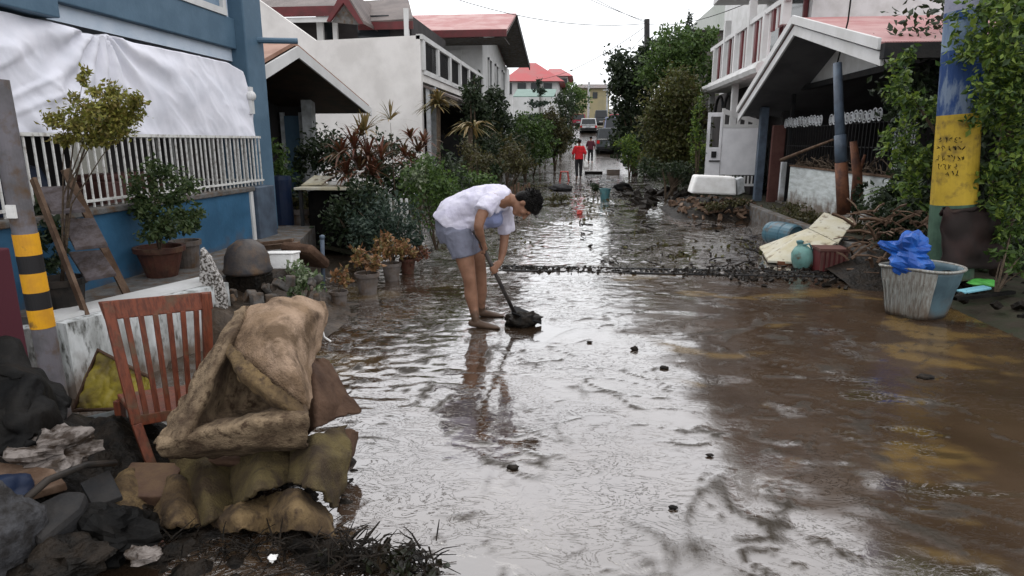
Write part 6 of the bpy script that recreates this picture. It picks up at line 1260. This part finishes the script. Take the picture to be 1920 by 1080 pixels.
b_ = MB(); b_.slab([gz(62,945,.26), gz(120,915,.28), gz(165,918,.26), gz(152,950,.24), gz(74,1014,.22), gz(46,988,.24)], .09, (0,.1,-1)); tag(b_.build('cushion', M['slate'], bevel=.025), 'flat dark grey cushion leaning below the broad brown plank', 'cushion')
crumpled('sack', gz(-8, 1020, .20), (.12,.13,.19), M['sack'], 'grey woven sack in the bottom left corner', 'sack', 19, 34, .35)
crumpled('navy_bag', gz(-6, 935, .28), (.10,.11,.075), M['darkblue'], 'dark navy bag above the grey woven sack', 'bag', 20, 24, .3)
crumpled('rubbish_bag', gz(205, 1010, .08), (.14,.10,.09), M['black'], 'torn black bag lying under the trailing end of the carpet', 'bag', 23, 22, .7, True)
crumpled('rag', gz(120, 1050, .14), (.12,.09,.05), M['darkmud'], 'dark brown rag at the bottom edge beside the grey sack', 'rag', 24, 22, .8, True)
crumpled('paper_scrap', gz(268, 1040, .09), (.05,.04,.022), M['crumple'], 'small pale paper scrap among the black twigs', 'paper', 25, 14, .9, True)
crumpled('paper_scrap', gz(512, 1046, .07), (.012,.016,.008), M['styro'], 'tiny bright scrap among the twigs below the carpet', 'paper', 26, 20, .9)
b_ = MB(); b_.slab([gz(150,905,.22), gz(205,880,.2), gz(230,930,.14), gz(175,950,.15)], .02, (0,0,-1)); tag(b_.build('board', M['slate'], bevel=.004), 'dark square board half sunk in the heap left of the carton', 'board')
b_ = MB(); b_.tube([gz(20,960,.3), gz(90,900,.34), gz(160,872,.30), gz(215,868,.22)], .014, 8); tag(b_.build('hose', M['potdark'], smooth=True), 'black hose looping over the heap behind the grey cushion', 'hose')
b_ = MB(); q = [ay(606,592,2.98), ay(603,612,2.98), ay(608,632,2.98), ay(620,640,2.96)]; b_.tube(q, .005, 6); tag(b_.build('wire', M['styro'], smooth=True), 'bent white wire hanging beside the rolled corner of the carpet', 'wire')
# power cables
b_ = MB(); rg = random.Random(1)
for (a, b2) in ((ay(1213,45,33), ay(1640,-120,14)), (ay(1213,40,33), (-7.5, 10, 8.0)), (ay(1213,43,33), (-6.2, 12, 8.4))):
    a = Vector(a); b2 = Vector(b2); b_.tube([a.lerp(b2, k/14)+Vector((0,0,-2.2*4*(k/14)*(1-k/14)*.25)) for k in range(15)], .012, 5)
for (a, b2) in ((ay(1213,48,33), ay(985,150,60)), (ay(1213,44,33), ay(700,-60,24)), (ay(1100,150,80), ay(1213,60,33))):
    a = Vector(a); b2 = Vector(b2); b_.tube([a.lerp(b2, k/14)+Vector((0,0,-1.4*(k/14)*(1-k/14)*2)) for k in range(15)], .014, 5)
tag(b_.build('power_cable', M['slate']), 'thin power cables strung from the dark slim utility pole', 'cable')
